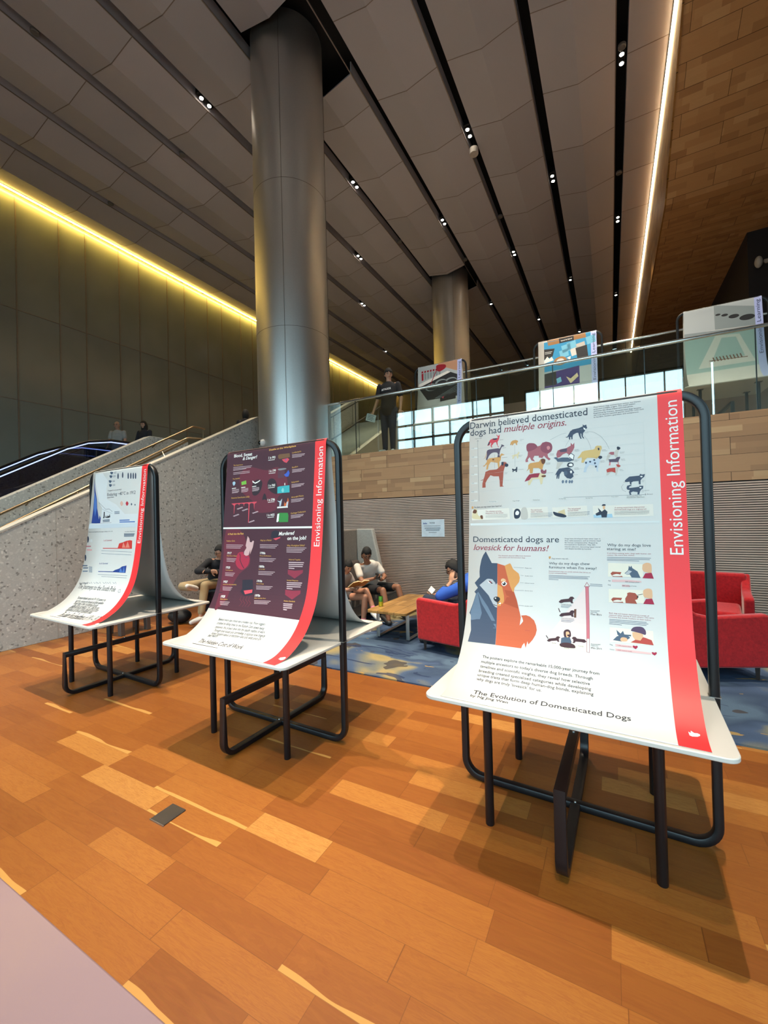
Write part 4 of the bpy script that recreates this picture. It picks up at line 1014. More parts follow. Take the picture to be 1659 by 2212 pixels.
['P','brown',1,2,[-119,305,-109,300,-96,307,-98,325,-108,331,-115,324]],
['P','wine',0,1,[-208,423,-197,403,-182,384,-154,380,-123,380,-122,396,-135,403,-170,403,-182,416]],
['P','cream',0,2,[-182,418,-168,404,-135,404,-125,380,-108,381,-97,394,-109,413,-113,441,-122,445,-128,412,-162,412,-178,443,-188,445,-189,420]],
['P','wine2',1,3,[-121,364,-110,361,-104,369,-93,362,-91,374,-97,386,-116,382]],
['P','brown',1,3,[-116,395,-95,394,-97,404,-114,403]],
['P','mauve',0,1,[-39,282,-32,263,-17,257,12,254,34,242,34,226,43,239,52,228,52,254,44,271,37,282,26,293,12,280,-6,286,-21,300,-36,303]],
['P','plum',0,2,[-24,264,-10,257,16,254,14,274,-17,273]],
['P','steel',0,1,[-53,301,-40,298,-29,307,-10,303,19,306,29,313,47,322,25,330,-33,325,-40,312]],
['P','white',0,2,[22,296,33,286,49,295,47,318,33,313]],
['L','navy',30,3,[22,296,34,284,50,297,45,324,26,305]],
['P','pale3',0,1,[-36,329,-3,330,-15,344,-30,365,-42,364,-38,346]],
['P','navy',1,2,[14,347,20,336,33,334,45,340,45,354,32,360,18,356]],
['P','white',1,3,[22,348,29,340,40,343,41,353,30,354]],
['P','slate',0,1,[-47,398,-37,378,-26,363,-4,361,21,359,39,373,49,389,47,395,42,394,45,412,31,423,13,418,-1,401,3,386,-12,380,-23,395,-27,419,-32,418,-30,399,-36,418,-40,418,-39,394]],
['P','steel',1,2,[-3,389,3,378,14,382,14,398,3,401]],
['P','steel2',1,1,[-14,435,-10,428,-5,428,-2,436,-6,444,-11,444]],
['P','steel2',1,1,[3,436,7,429,12,429,14,437,10,445,6,444]],
['P','steel2',1,1,[20,437,24,430,28,430,31,438,27,446,22,446]],
['P','steel2',1,1,[31,438,35,431,40,431,42,439,38,447,34,446]],
['P','white',1,3,[28,384,34,378,38,386,33,394]],
['P','gold',0,1,[64,315,79,297,88,282,102,277,141,275,150,270,151,261,161,256,180,259,182,273,176,288,172,306,165,321,157,326,140,319,113,316,101,328,97,341,84,340,87,320,85,310,76,314]],
['P','navy',1,2,[163,271,169,269,171,278,166,282]],
['P','ice',0,1,[95,339,107,333,124,330,148,329,165,318,173,319,178,325,170,343,164,364,161,388,166,393,156,392,152,366,139,359,123,354,112,369,106,392,93,392,98,371,104,350]],
['P','navy',1,2,[164,318,169,312,179,313,183,320,178,327,169,327]],
['P','slate',1,2,[102,342,105,337,110,339,111,345,105,348]],
['P','slate',1,2,[121,339,124,334,130,336,130,342,125,344]],
['P','slate',1,2,[141,330,144,326,149,328,150,334,144,336]],
['P','slate',1,2,[144,348,147,343,152,345,153,351,147,354]],
['P','slate',1,2,[148,366,151,361,156,363,157,369,151,372]],
['P','pale3',0,1,[207,310,219,296,238,297,250,283,250,274,257,272,266,282,259,290,255,305,251,326,242,325,237,312,222,312,210,337,200,340,203,324]],
['P','navy',1,2,[250,274,257,272,266,280,260,288,252,287]],
['P','mauve',0,2,[212,302,222,296,237,297,237,312,226,312]],
['P','plum',0,1,[210,334,221,334,242,334,249,326,263,325,263,332,258,340,255,352,221,349,214,350,214,341]],
['P','rose',0,2,[214,350,221,349,219,366,212,366]],
['P','rose',0,2,[251,350,256,351,257,366,253,365]],
['P','pale3',0,1,[205,386,214,380,238,381,248,371,262,375,254,386,246,418,240,418,238,403,219,403,208,416,199,417,202,401]],
['P','rust2',0,2,[200,387,212,380,240,379,241,407,225,399,209,401,203,402]],
['P','rust2',1,2,[245,363,257,366,264,372,259,378,250,376]],
['P','slate',0,1,[275,457,286,443,301,430,322,429,343,428,349,419,354,424,368,422,364,436,354,444,348,453,348,472,340,471,340,455,316,456,308,462,310,471,303,470,301,456,285,457]],
['P','white',0,2,[346,431,355,430,358,434,351,438]],
['P','pale3',0,2,[274,460,280,450,285,459]],
['P','slate',0,1,[287,487,290,476,303,472,311,477,300,480,298,488,320,486,340,484,343,479,359,480,357,494,349,499,344,508,341,522,333,522,334,510,314,506,304,512,308,522,300,522,297,508,301,498,291,496]],
['P','white',0,2,[341,486,350,485,351,491,345,492]],
['T', 'Fun facts you may never have heard of...', 'navy', 'i', 98, -499, 563, -333, 560],
['P','tan',1,1,[-514,554,-504,554,-505,566,-513,566]],
['P','card',0,1,[-514,574,-294,569,-289,632,-512,636]],
['P','card',0,1,[-275,572,-87,569,-84,630,-271,633]],
['P','card',0,1,[-64,574,106,569,108,625,-61,628]],
['P','card',0,1,[133,572,396,572,397,630,135,632]],
['P','cream',1,2,[-512,619,-502,572,-483,570,-476,604,-452,620,-448,630,-489,629]],
['P','brown',1,3,[-508,590,-499,572,-483,578,-489,595]],
['P','brown',1,3,[-462,610,-449,608,-446,627,-457,627]],
['P','navy',1,2,[-267,591,-256,575,-239,578,-230,598,-239,627,-264,628]],
['P','white',1,3,[-259,597,-250,586,-239,594,-243,609,-257,609]],
['P','pale3',1,2,[-225,575,-199,572,-192,630,-228,631]],
['P','navy',1,3,[-59,597,-39,603,-13,609,7,621,-3,629,-34,624,-54,614]],
['P','sand',0,2,[-35,598,-2,585,3,618,-28,622]],
['P','ice2',0,2,[135,618,220,615,223,634,137,634]],
['P','navy',0,3,[157,582,174,603,188,591,200,604,196,633,173,633,171,619,150,624,145,613,162,603]],
['P','skin',1,3,[180,574,189,573,189,589,181,590]],
['P','navy',0,4,[174,574,179,565,191,565,193,573]],
['T', 'The whiskey-carrying', 'wine', '', 79, -430, 589, -338, 589],
['T', 'lifesavers in the snow.', 'wine', '', 78, -430, 600, -325, 599],
['L','navy2',18,1,[-430,607,-304,605]],
['L','navy2',18,1,[-430,614,-304,612]],
['L','navy2',18,1,[-430,620,-304,618]],
['L','navy2',18,1,[-430,627,-314,624]],
['T', 'The web-footed', 'wine', '', 75, -176, 588, -118, 588],
['T', 'water retriever.', 'wine', '', 74, -176, 598, -110, 598],
['L','navy2',18,1,[-176,605,-64,603]],
['L','navy2',18,1,[-176,611,-64,610]],
['L','navy2',18,1,[-176,618,-64,616]],
['L','navy2',18,1,[-177,624,-72,622]],
['T', 'The tail-gripped', 'wine', '', 72, 14, 587, 75, 587],
['T', 'burrow hunter.', 'wine', '', 71, 14, 597, 67, 596],
['L','navy2',18,1,[14,603,118,602]],
['L','navy2',18,1,[14,609,117,608]],
['L','navy2',18,1,[14,615,117,614]],
['L','navy2',18,1,[13,621,109,619]],
['T', 'A taming experiment that proves', 'wine', '', 68, 232, 588, 361, 588],
['T', 'domesticated dogs are engineered.', 'wine', '', 68, 231, 598, 369, 598],
['L','navy2',18,1,[231,604,380,604]],
['L','navy2',18,1,[231,610,379,610]],
['L','navy2',18,1,[231,615,379,615]],
['L','navy2',18,1,[231,621,372,620]],
['P','pale4',0,1,[-522,654,420,654,420,663,-520,667]],
['T', 'Domesticated dogs are', 'navy', 's', 317, -503, 764, -32, 762],
['T', 'lovesick for humans!', 'wine', 'si', 315, -503, 811, -83, 810],
['T', 'Dogs have developed traits never seen in', 'navy', '', 62, -3, 745, 165, 745],
['T', 'their wild ancestors, and an intense need', 'navy', '', 62, -4, 756, 166, 755],
['T', 'for human companionship. Shaped by', 'navy', '', 62, -4, 766, 152, 766],
['T', 'Domestication Syndrome, they defy', 'navy', '', 62, -4, 777, 142, 776],
['T', 'natural selection, becoming hyper-social', 'navy', '', 62, -4, 788, 164, 787],
['T', 'and deeply bonded to humans.', 'navy', '', 61, -4, 798, 123, 798],
['T', 'The dramatic physical differences between', 'wine', '', 55, -355, 843, -177, 841],
['T', 'wild wolves and domesticated dogs.', 'wine', '', 55, -355, 853, -205, 852],
['P','slate',0,1,[-428,818,-392,884,-360,884,-359,995,-366,1004,-371,999,-387,976,-408,974,-419,976,-461,1013,-406,1068,-376,1120,-356,1132,-347,1334,-500,1336,-492,1270,-503,1186,-512,1174,-495,1119,-480,1063,-490,1053,-470,1029,-490,1002,-461,967,-463,936,-461,908,-453,866,-443,841]],
['P','steel2',0,2,[-467,1052,-444,1084,-407,1132,-356,1215,-347,1334,-418,1333,-491,1274,-503,1186,-506,1169,-490,1109,-478,1063]],
['P','slate',0,3,[-471,1055,-443,1118,-354,1245,-347,1334,-500,1336,-492,1270,-501,1209,-448,1204,-440,1169,-454,1119]],
['P','silver',0,4,[-461,1013,-419,978,-408,974,-387,976,-371,994,-366,1006,-358,1000,-355,1131,-367,1129,-376,1118,-406,1068]],
['P','orange',0,1,[-360,885,-319,896,-306,943,-290,1000,-273,1038,-266,1036,-249,1083,-225,1172,-229,1215,-229,1266,-211,1335,-346,1335,-356,1132,-358,1027]],
['P','orange2',0,2,[-317,1031,-266,1036,-249,1083,-238,1128,-318,1105,-303,1067]],
['P','amber',0,3,[-319,896,-290,882,-285,886,-271,914,-241,937,-235,960,-239,983,-263,1016,-266,1038,-273,1038,-287,1009,-301,963]],
['P','amber',0,3,[-358,1002,-331,1015,-320,1062,-318,1092,-325,1107,-335,1110,-335,1120,-354,1123]],
['P','peach',1,4,[-338,985,-337,973,-326,968,-313,974,-311,982,-325,984]],
['P','white',1,5,[-335,998,-330,988,-318,984,-306,992,-306,999,-316,1009,-329,1008]],
['P','black',1,6,[-330,997,-321,988,-312,992,-314,1003,-324,1006]],
['P','white',1,7,[-326,993,-323,990,-320,994,-324,997]],
['P','white',0,5,[-415,985,-398,984,-387,993,-382,1006,-397,1001,-408,996]],
['P','black',0,6,[-411,985,-397,985,-387,995,-384,1004,-397,999]],
['P','mauve',1,7,[-403,990,-396,988,-391,994,-396,997]],
['P','black',1,6,[-377,1086,-374,1076,-360,1071,-345,1075,-341,1085,-346,1096,-356,1101,-368,1097]],
['P','white',1,7,[-371,1081,-367,1077,-362,1079,-365,1084]],
['L','black',40,6,[-357,1100,-352,1108,-346,1104]],
['L','black',30,6,[-376,1115,-369,1119,-357,1122]],
['P','white',0,5,[-349,1106,-336,1102,-335,1110,-349,1112]],
['P','orange',0,1,[-224,1162,-198,1158,-179,1163,-156,1181,-145,1206,-140,1230,-145,1256,-158,1283,-177,1310,-183,1293,-189,1330,-198,1304,-207,1318,-211,1335,-229,1266,-229,1215,-217,1200,-212,1190,-217,1174]],
['L','grey',15,4,[-268,904,-214,904]],
['T', 'Floppy ears', 'navy', '', 43, -208, 907, -172, 907],
['L','grey',15,4,[-231,946,-216,947]],
['T', 'Smaller brain', 'navy', '', 43, -208, 950, -166, 949],
['L','grey',15,4,[-234,986,-214,986]],
['T', 'Eyebrow muscles', 'navy', '', 43, -208, 989, -159, 988],
['L','grey',15,4,[-262,1029,-213,1027]],
['T', 'Shorter snout', 'navy', '', 43, -207, 1030, -166, 1029],
['L','grey',15,4,[-238,1109,-212,1109]],
['T', 'Smaller teeth', 'navy', '', 42, -206, 1112, -165, 1109],
['T', 'Curled tail', 'wine', '', 45, -199, 1240, -176, 1239],
['P','tan',1,1,[-84,840,-74,838,-75,848,-78,851,-82,851]],
['T', 'Dog owners may ask...', 'navy', 'i', 62, -70, 852, 17, 851],
['T', 'Why do my dogs chew', 'navy', 's', 125, -84, 881, 114, 877],
['T', "furniture when I'm away?", 'navy', 's', 124, -84, 901, 145, 899],
['T', 'Domesticated dogs are social animals that thrive on', 'wine', '', 54, -84, 919, 117, 918],
['T', 'human companionship.', 'wine', '', 53, -84, 929, 6, 928],
['L','navy2',24,1,[-84,939,112,937]],
['L','navy2',24,1,[-84,946,102,943]],
['L','navy2',24,1,[-84,953,105,948]],
['L','navy2',24,1,[-84,960,-37,960]],
['P','palered',0,1,[-80,1246,88,993,93,996,97,1245,97,1306,-78,1310]],
['P','cream2',0,2,[-79,1283,97,1276,97,1310,-77,1312]],
['P','pinkbar',0,3,[92,988,106,987,109,1244,96,1245]],
['P','pale2',0,3,[96,1246,109,1245,110,1311,98,1310]],
['P','pale2',0,3,[99,966,111,986,87,988]],
['L','wine',20,4,[99,966,111,986,87,988,99,966]],
['L','wine',15,4,[92,988,98,1310,110,1311,106,987]],
['P','choc',0,5,[-36,1074,-25,1062,-14,1059,13,1054,20,1044,31,1042,41,1051,33,1055,31,1067,35,1075,26,1077,20,1070,-10,1074,-21,1079,-29,1079]],
['P','choc',0,5,[-33,1144,-22,1131,-10,1128,16,1123,23,1113,34,1111,43,1119,36,1124,34,1135,38,1143,28,1145,23,1138,-7,1143,-18,1148,-25,1148]],
['P','choc',0,5,[-88,1278,-79,1267,-69,1264,-47,1259,-41,1251,-32,1249,-24,1255,-30,1259,-31,1269,-28,1276,-35,1278,-40,1272,-66,1277,-75,1282,-81,1282]],
['P','choc',0,5,[97,1260,87,1250,77,1250,53,1250,46,1243,36,1243,28,1252,35,1255,37,1266,33,1274,42,1274,47,1266,74,1265,84,1267,90,1265]],
['P','brown',0,4,[38,1106,49,1103,48,1147,38,1147]],
['L','choc',40,5,[-36,1108,-29,1125]],
['L','choc',40,5,[-92,1253,-83,1266]],
['P','choc',1,5,[-7,1246,-10,1225,-2,1213,12,1210,22,1218,25,1241,17,1248,-1,1250]],
['P','skin',1,6,[1,1224,13,1221,18,1232,13,1248,4,1247]],
['P','steel',0,5,[-20,1256,0,1248,20,1248,28,1269,25,1296,-22,1299]],
['P','choc',1,6,[-24,1284,7,1276,36,1280,46,1290,40,1300,-18,1300]],
['T', 'Crying & Whining', 'navy', '', 47, -24, 1087, 24, 1086],
['T', 'Destructive behaviour', 'navy', '', 47, -22, 1158, 39, 1157],
['L','navy2',16,5,[-24,1091,27,1090]],
['L','navy2',16,5,[-22,1164,39,1162]],
['L','navy2',16,5,[-24,1096,19,1095]],
['L','navy2',16,5,[-22,1168,32,1167]],
['L','navy2',16,5,[-24,1100,12,1100]],
['L','navy2',16,5,[-22,1173,25,1172]],
['T', 'Playing', 'navy', '', 51, -63, 1289, -44, 1288],
['T', 'Petting', 'navy', '', 51, -3, 1307, 18, 1306],
['T', 'Training', 'navy', '', 49, 59, 1288, 82, 1287],
['L','navy2',24,1,[114,973,168,974]],
['L','navy2',24,1,[113,981,169,981]],
['T', 'Recommended', 'navy', '', 54, 114, 1108, 155, 1106],
['T', 'alone time', 'navy', '', 53, 114, 1115, 143, 1114],
['T', 'Max 8hrs', 'choc', '', 92, 115, 1127, 163, 1126],
['T', 'Recommended', 'navy', '', 53, 117, 1271, 157, 1268],
['T', 'happy time', 'navy', '', 53, 117, 1278, 147, 1276],
['T', 'Min 2hrs', 'choc', '', 89, 117, 1292, 163, 1289],
['T', 'Why do my dogs love', 'navy', 's', 126, 194, 779, 381, 779],
['T', 'staring at me?', 'navy', 's', 126, 193, 799, 318, 799],
['T', 'In problem-solving tasks, dogs seek human eye', 'wine', '', 55, 194, 817, 380, 816],
['T', 'contact 10x more than wolves.', 'wine', '', 54, 193, 827, 313, 825],
['L','navy2',24,1,[193,836,379,835]],
['L','navy2',24,1,[193,844,374,842]],
['L','navy2',24,1,[193,850,330,850]],
['P','sandp',0,1,[197,863,346,865,344,927,195,932]],
['P','skin',1,3,[343,878,346,865,362,857,378,862,381,879,378,905,356,902,350,901,343,891]],
['P','crimson',0,4,[342,932,354,908,380,904,388,932]],
['P','rust',0,3,[206,916,215,906,254,907,249,918,260,931,216,931]],
['P','card',1,4,[214,924,232,917,250,920,253,926,221,928]],
['P','skin',1,3,[342,1001,345,988,361,980,377,984,380,1001,377,1026,355,1024,349,1024,343,1014]],
['P','crimson',0,4,[341,1054,353,1030,378,1026,386,1053]],
['P','rust',0,3,[206,1043,215,1033,254,1032,249,1043,260,1056,216,1057]],
['P','card',1,4,[215,1050,232,1043,250,1045,253,1051,222,1054]],
['P','steel',0,3,[267,912,283,896,287,873,292,882,297,873,301,885,322,900,334,931,297,931,289,916,277,919]],
['P','silver',0,4,[269,913,286,896,299,901,287,914,277,918]],
['P','pinkbar2',0,1,[211,945,288,943,337,946,337,953,212,957]],
['T', 'Wolf', 'navy', '', 54, 195, 954, 206, 955],
['T', '100% looking at photo', 'navy', '', 49, 269, 955, 328, 954],
['P','pinkbar2',0,1,[254,967,287,967,288,978,255,978]],
['T', 'Dog', 'navy', '', 54, 194, 975, 206, 975],
['T', '60% looking at human', 'navy', '', 49, 256, 975, 316, 974],
['P','sandp',0,1,[197,992,347,989,345,1052,196,1058]],
['P','rust',0,3,[267,1034,276,1018,276,1007,286,1003,309,1005,322,1020,318,1034,308,1038,316,1056,268,1056]],
['P','black',1,5,[316,1021,322,1019,322,1025,317,1027]],
['L','choc',24,4,[320,1014,340,1008]],
['T', 'Both dog and human experience a surge of', 'wine', '', 56, 196, 1112, 363, 1111],
['T', 'oxytocin when staring at each others—the same', 'wine', '', 56, 196, 1122, 382, 1119],
['T', 'hormone that bonds mothers to their babies.', 'wine', '', 56, 195, 1131, 371, 1130],
['L','navy2',24,1,[197,1140,351,1139]],
['L','navy2',24,1,[197,1147,358,1146]],
['L','navy2',24,1,[197,1154,350,1153]],
['L','navy2',24,1,[196,1161,249,1162]],
['P','sandp',0,1,[198,1178,376,1176,377,1240,198,1248]],
['P','steel',0,3,[209,1239,231,1214,226,1187,243,1203,254,1189,259,1205,287,1204,286,1215,273,1227,247,1240]],
['P','purple',1,5,[287,1184,297,1168,317,1162,336,1164,347,1179,345,1197,325,1192,303,1188]],
['P','skin',0,4,[292,1191,310,1187,334,1193,337,1205,324,1226,302,1224,293,1210]],
['P','rust2',0,3,[284,1239,308,1221,337,1209,368,1216,376,1241]],
['P','skin',1,5,[242,1228,254,1217,268,1221,270,1235,247,1239]],
['P','pinkbar2',0,1,[220,1254,293,1254,293,1264,221,1267]],
['P','pinkbar2',0,1,[220,1275,310,1275,365,1276,364,1285,221,1288]],
['T', 'Dog', 'navy', '', 51, 197, 1262, 209, 1263],
['T', 'Human', 'navy', '', 51, 197, 1285, 216, 1285],
['T', '+130% oxytocin levels', 'wine', '', 44, 227, 1262, 286, 1262],
['T', '+300% oxytocin levels', 'wine', '', 44, 226, 1284, 288, 1283],
['P','crimson',0,3,[292,1254,296,1252,303,1254,309,1251,313,1255,311,1260,304,1268,294,1263]],
['P','crimson',0,3,[366,1274,371,1272,377,1274,383,1270,387,1274,385,1279,378,1287,369,1282]],
['T', 'The posters explore the remarkable 15,000-year journey from', 'ink', 'g', 151, -404, 1416, 154, 1414],
['T', "multiple ancestors to today's diverse dog breeds. Through", 'ink', 'g', 154, -404, 1445, 127, 1444],
['T', 'timelines and scientific insights, they reveal how selective', 'ink', 'g', 159, -404, 1473, 116, 1473],
['T', 'breeding created specialised categories while developing', 'ink', 'g', 163, -404, 1501, 122, 1500],
['T', 'unique traits that form deep human-dog bonds, explaining', 'ink', 'g', 167, -404, 1527, 133, 1525],
['T', "why dogs are truly 'lovesick' for us.", 'ink', 'g', 172, -403, 1554, -87, 1554],
['T', 'The Evolution of Domesticated Dogs', 'ink', 'g', 292, -393, 1651, 278, 1626],
['T', 'by Ng Jing Wen', 'ink', 'g', 195, -398, 1678, -218, 1676]]}
stands = [((-4.5386, 2.5613, 0), -0.0343, 'poster stand with the white and blue south pole infographic', '1'),
          ((-2.3334, 2.51, 0), -0.0295, 'poster display stand with the dark maroon workplace deaths infographic', '2'),
          ((-0.2124, 2.4993, 0), -0.0317, 'large near poster display stand with the domesticated dogs infographic', '3')]
for loc, rz, lab, key in stands:
    r, sh = make_stand('display_stand', lab, 'display stand', 'display stands on the parquet', loc, rz, REDS)
    pr = Print(); run_prints(pr, [i for i in DATA[key] if i[0] != 'T']); pr.done('printed_pictures', sh)
    tx = [i for i in DATA[key] if i[0] == 'T']; big = lambda i: 's' in i[3] or 'b' in i[3] or 'g' in i[3]
    for nm, sel in (('stripe_lettering', lambda i: i[1] == 'Envisioning Information'), ('headline_lettering', lambda i: big(i)), ('small_lettering', lambda i: not big(i) and i[1] != 'Envisioning Information')):
        pr = Print(); run_prints(pr, [i for i in tx if sel(i)]); pr.done(nm, sh)
# upper row on the landing
def learn(pr):
    pr.text('Envisioning Learning', 'ink2', '', 0.05, (.505, 1.0), (.497, .07))
U = []
pr = Print()
pr.poly([(-.53, .02), (.43, .02), (.43, .86), (-.28, .86), (-.53, .35)], 'grey4', 0, 1); pr.poly([(-.06, .02), (.43, .02), (.43, .27), (.36, .25), (.2, .17), (.08, .13), (.0, .06)], 'flesh', 0, 3)
pr.poly([(-.06, .06), (.14, .08), (.15, .16), (.02, .22), (-.06, .18)], 'blood', 1, 4)
for k in range(7):
    u = -.44 + k * .07; pr.poly([(u, .14), (u + .045, .135), (u + .045, .18), (u, .185)], 'blood', 0, 3); pr.poly([(u, .2), (u + .05, .19), (u + .055, .36 - .012 * k), (u + .01, .37 - .012 * k)], 'grey5' if k else 'blood', 0, 3)
pr.poly([(-.5, .44), (.2, .24), (.27, .28), (-.5, .52)], 'white', 0, 2)
pr.poly([(-.5, .52), (.27, .28), (.43, .36), (.43, .86), (-.28, .86), (-.5, .54)], 'char', 0, 2)
for cx, cy, q in ((-.2, .56, .14), (.05, .5, .15), (.28, .5, .15)):
    pr.poly([(cx + q * math.cos(i * .5236), cy + q * .62 * math.sin(i * .5236)) for i in range(12)], 'grey5', 1, 4); pr.poly([(cx + .02 + q * .8 * math.cos(i * .5236), cy + .01 + q * .48 * math.sin(i * .5236)) for i in range(12)], 'char', 1, 5)
pr.line([(-.06, .16), (-.24, .56)], 'blood', .018, 6)
for k in range(5): pr.line([(-.1 + .03 * k, .84), (.43, .62 + .04 * k)], 'grey5', .008, 6)
pr.poly([(.03, .78), (.4, .76), (.4, .92), (.03, .94)], 'char', 0, 6); pr.poly([(.06, .84), (.12, .82), (.11, .88)], 'rose2', 0, 7)
U.append(((-3.36, 9.05, FZ), 'poster display stand on the upper landing with red-capped laboratory test tubes', pr))
pr = Print()
pr.poly([(-.42, .06), (.43, .02), (.43, .68), (-.42, .68)], 'sky', 0, 1); pr.poly([(-.36, .03), (.34, .01), (.35, .12), (-.34, .14)], 'kraft', 0, 2); pr.poly([(-.14, .025), (.13, .02), (.135, .128), (-.13, .135)], 'char', 0, 3); pr.text('bend & blend', 'white', 'b', .022, (-.1, .1), (.1, .092), 5)
pr.poly([(-.42, .2), (-.22, .22), (-.26, .38), (-.42, .42)], 'char', 0, 2); pr.line([(-.4, .27), (-.27, .275)], 'pale', .012, 3); pr.line([(-.4, .3), (-.29, .305)], 'pale', .012, 3); pr.poly([(-.42, .44), (-.36, .36), (-.32, .42), (-.28, .38), (-.24, .46), (-.42, .5)], 'white', 0, 3)
for u, t, c in ((-.1, .2, 'sky2'), (.0, .16, 'sky2'), (.16, .22, 'pale3'), (.34, .12, 'sky2'), (-.14, .3, 'sky2'), (.06, .3, 'pale2')): pr.poly([(u, t), (u + .16, t - .03), (u + .18, t + .12), (u + .03, t + .15)], c, 0, 2)
pr.poly([(.16, .3), (.36, .27), (.38, .5), (.19, .53)], 'char', 0, 3)
pr.poly([(-.12 + .12 * math.cos(i * .5236), .5 + .09 * math.sin(i * .5236)) for i in range(12)], 'kraft', 1, 3); pr.poly([(-.12 + .07 * math.cos(i * .5236), .5 + .05 * math.sin(i * .5236)) for i in range(12)], 'pale2', 1, 4); pr.poly([(.0, .46), (.07, .44), (.06, .52)], 'white', 0, 4)
pr.poly([(-.42, .68), (.43, .66), (.43, 1.16), (-.42, 1.16)], 'grey4', 0, 1); pr.poly([(-.42, .72), (.22, .66), (.22, 1.02), (-.42, 1.02)], 'indigo', 0, 2); pr.poly([(-.42, .72), (-.2, .7), (-.2, .98), (-.42, .98)], 'char', 0, 3); pr.poly([(-.02, .84), (.06, .9), (.18, .8), (.2, .88), (.06, 1.0)], 'cream', 0, 4); pr.poly([(-.2, .86), (-.12, .83), (-.1, .93), (-.18, .96)], 'sky2', 0, 4)
U.append(((-.68, 9.05, FZ), 'poster display stand on the upper landing with a bright blue design kit picture', pr))
pr = Print()
pr.poly([(-.53, .02), (-.1, .02), (-.1, .46), (-.53, .46)], 'grey4', 0, 1); pr.poly([(-.1, .02), (.43, .02), (.43, .5), (-.1, .46)], 'grey5', 0, 1); pr.poly([(-.1, .02), (.43, .02), (.43, .17)], 'grey4', 0, 2)
for u, t, q in ((-.05, .2, .035), (.04, .23, .045), (.16, .28, .07), (.33, .34, .1)): pr.poly([(u + q * math.cos(i * .5236), t + q * .5 * math.sin(i * .5236)) for i in range(12)], 'char', 1, 3)
pr.poly([(-.53, .5), (.43, .56), (.43, 1.2), (-.53, 1.2)], 'teal4', 0, 1); pr.poly([(-.1, .56), (.22, .6), (.4, 1.12), (-.36, 1.12)], 'pale2', 0, 2); pr.poly([(-.02, .62), (.17, .64), (.27, 1.0), (-.16, 1.0)], 'teal4', 0, 3); pr.poly([(-.53, .44), (.3, .5), (.3, .54), (-.53, .5)], 'grey5', 0, 3)
for k in range(9): pr.line([(-.15 + .045 * k, .95), (-.13 + .045 * k, 1.02)], 'brown', .016, 4)
pr.line([(-.2, 1.0), (.3, 1.02)], 'brown', .012, 4)
U.append(((1.75, 9.05, FZ), 'poster display stand on the upper landing with a grey concrete model picture, farthest right', pr))
for loc, lab, pr in U:
    r, sh = make_stand('display_stand', lab, 'display stand', 'display stands on the upper landing', loc, 0.0, LAVS); pr.done('printed_pictures', sh); pr = Print(); learn(pr); pr.done('stripe_lettering', sh)
# pale table whose far corner enters the picture at the lower left
r, _ = make_stand('low_table', 'pale pink tabletop cut off at the lower left corner, nearest the camera', 'table', None, (-1.17, -0.137, 0), 0.0, None, None, plain('pale_pink_laminate', '#8f767a', 0.25, 0, 0.03, 2.0), False)
# the hoop of this table would stand in the way of nothing in view; the table keeps its legs and rails only
for c in kids(r):
    if c.name.startswith('hoop_frame'):
        for q in kids(c): bpy.data.objects.remove(q)
        bpy.data.objects.remove(c)
# ================================================================== balustrades
def balustrade(name, label, y, z0, x0, x1, joint0, pitch, h):
    r = empty(name, (0, y, z0)); tag(r, label, 'balustrade')
    MB().sweep([(x0, 0, h), (x1, 0, h)], rrect(0.05, 0.045, 0.015), (0, 1, 0)).build('top_rail', POLI, r)
    n = 0; x = joint0
    while x > x0: x -= pitch
    while x < x1:
        a = max(x + 0.006, x0); c = min(x + pitch - 0.006, x1)
        if c - a > 0.05:
            g = MB().box(a, c, -0.006, 0.006, -0.02, h - 0.018).build('glass_panel', GLASS, r, smooth=0)
            MB().box(c, c + 0.012, -0.007, 0.007, -0.02, h - 0.02).build('panel_edge', plain('dark_glass_edge', '#16201f', 0.3), g, smooth=0)
        x += pitch
    MB().box(x0, x1, -0.035, 0.035, -0.06, -0.018).build('base_channel', STEEL, r, smooth=0)
    return r
balustrade('glass_balustrade', 'front glass balustrade with steel top rail along the oak wall top', WY + 0.1, FZ, -5.25, 5.9, -0.77, 1.267, 1.13)
balustrade('glass_balustrade', 'rear glass balustrade on the upper terrace behind the lavender posters', 10.95, 4.4, -4.5, 3.4, -0.9, 1.3, 1.06)
# ================================================================== stairs, parapets and escalator on the left
def slab(name, x0, x1, poly): return MB().prism(poly, 'x', x0, x1).build(name, GRAN, smooth=0, bevel=0.006)
s1 = 0.522
pz = lambda y: 1.48 + s1 * (y - 2.26)
o = slab('parapet', -7.15, -6.95, [(-4.0, 0.0), (6.95, 0), (6.95, pz(6.95)), (2.26 - (1.48 - 0.9) / s1, 0.9), (-4.0, 0.9)]); tag(o, 'near granite stair parapet with a pale coping, behind the south pole poster stand', 'parapet')
b = MB()
for y in (-1.9, -0.06, 1.1, 3.0, 4.87): b.box(-6.951, -6.948, y - 0.003, y + 0.003, 0, pz(y) - 0.03 if y > 1.2 else 0.9)
b.build('panel_joint', plain('stone_joint', '#a39d93', 0.7), o, smooth=0)
cp = MB().sweep([(-7.05, 2.26 - (1.48 - 0.9) / s1, 0.905), (-7.05, 6.95, pz(6.95) + 0.005)], [(-0.11, -0.012), (0.11, -0.012), (0.11, 0.012), (-0.11, 0.012)], (1, 0, 0)); cp.build('coping', plain('pale_coping_stone', '#b9b2a6', 0.55), o, smooth=0)
p2 = lambda y: 2.06 + 0.563 * (y - 3.05)
o = slab('parapet', -9.15, -8.9, [(-4.0, 0.0), (6.6, 0), (6.6, 3.53), (5.66, p2(5.66)), (2.26 - 1.0, p2(1.26)), (-4.0, p2(1.26))]); tag(o, 'inner granite parapet between the stairs and the escalator', 'parapet')
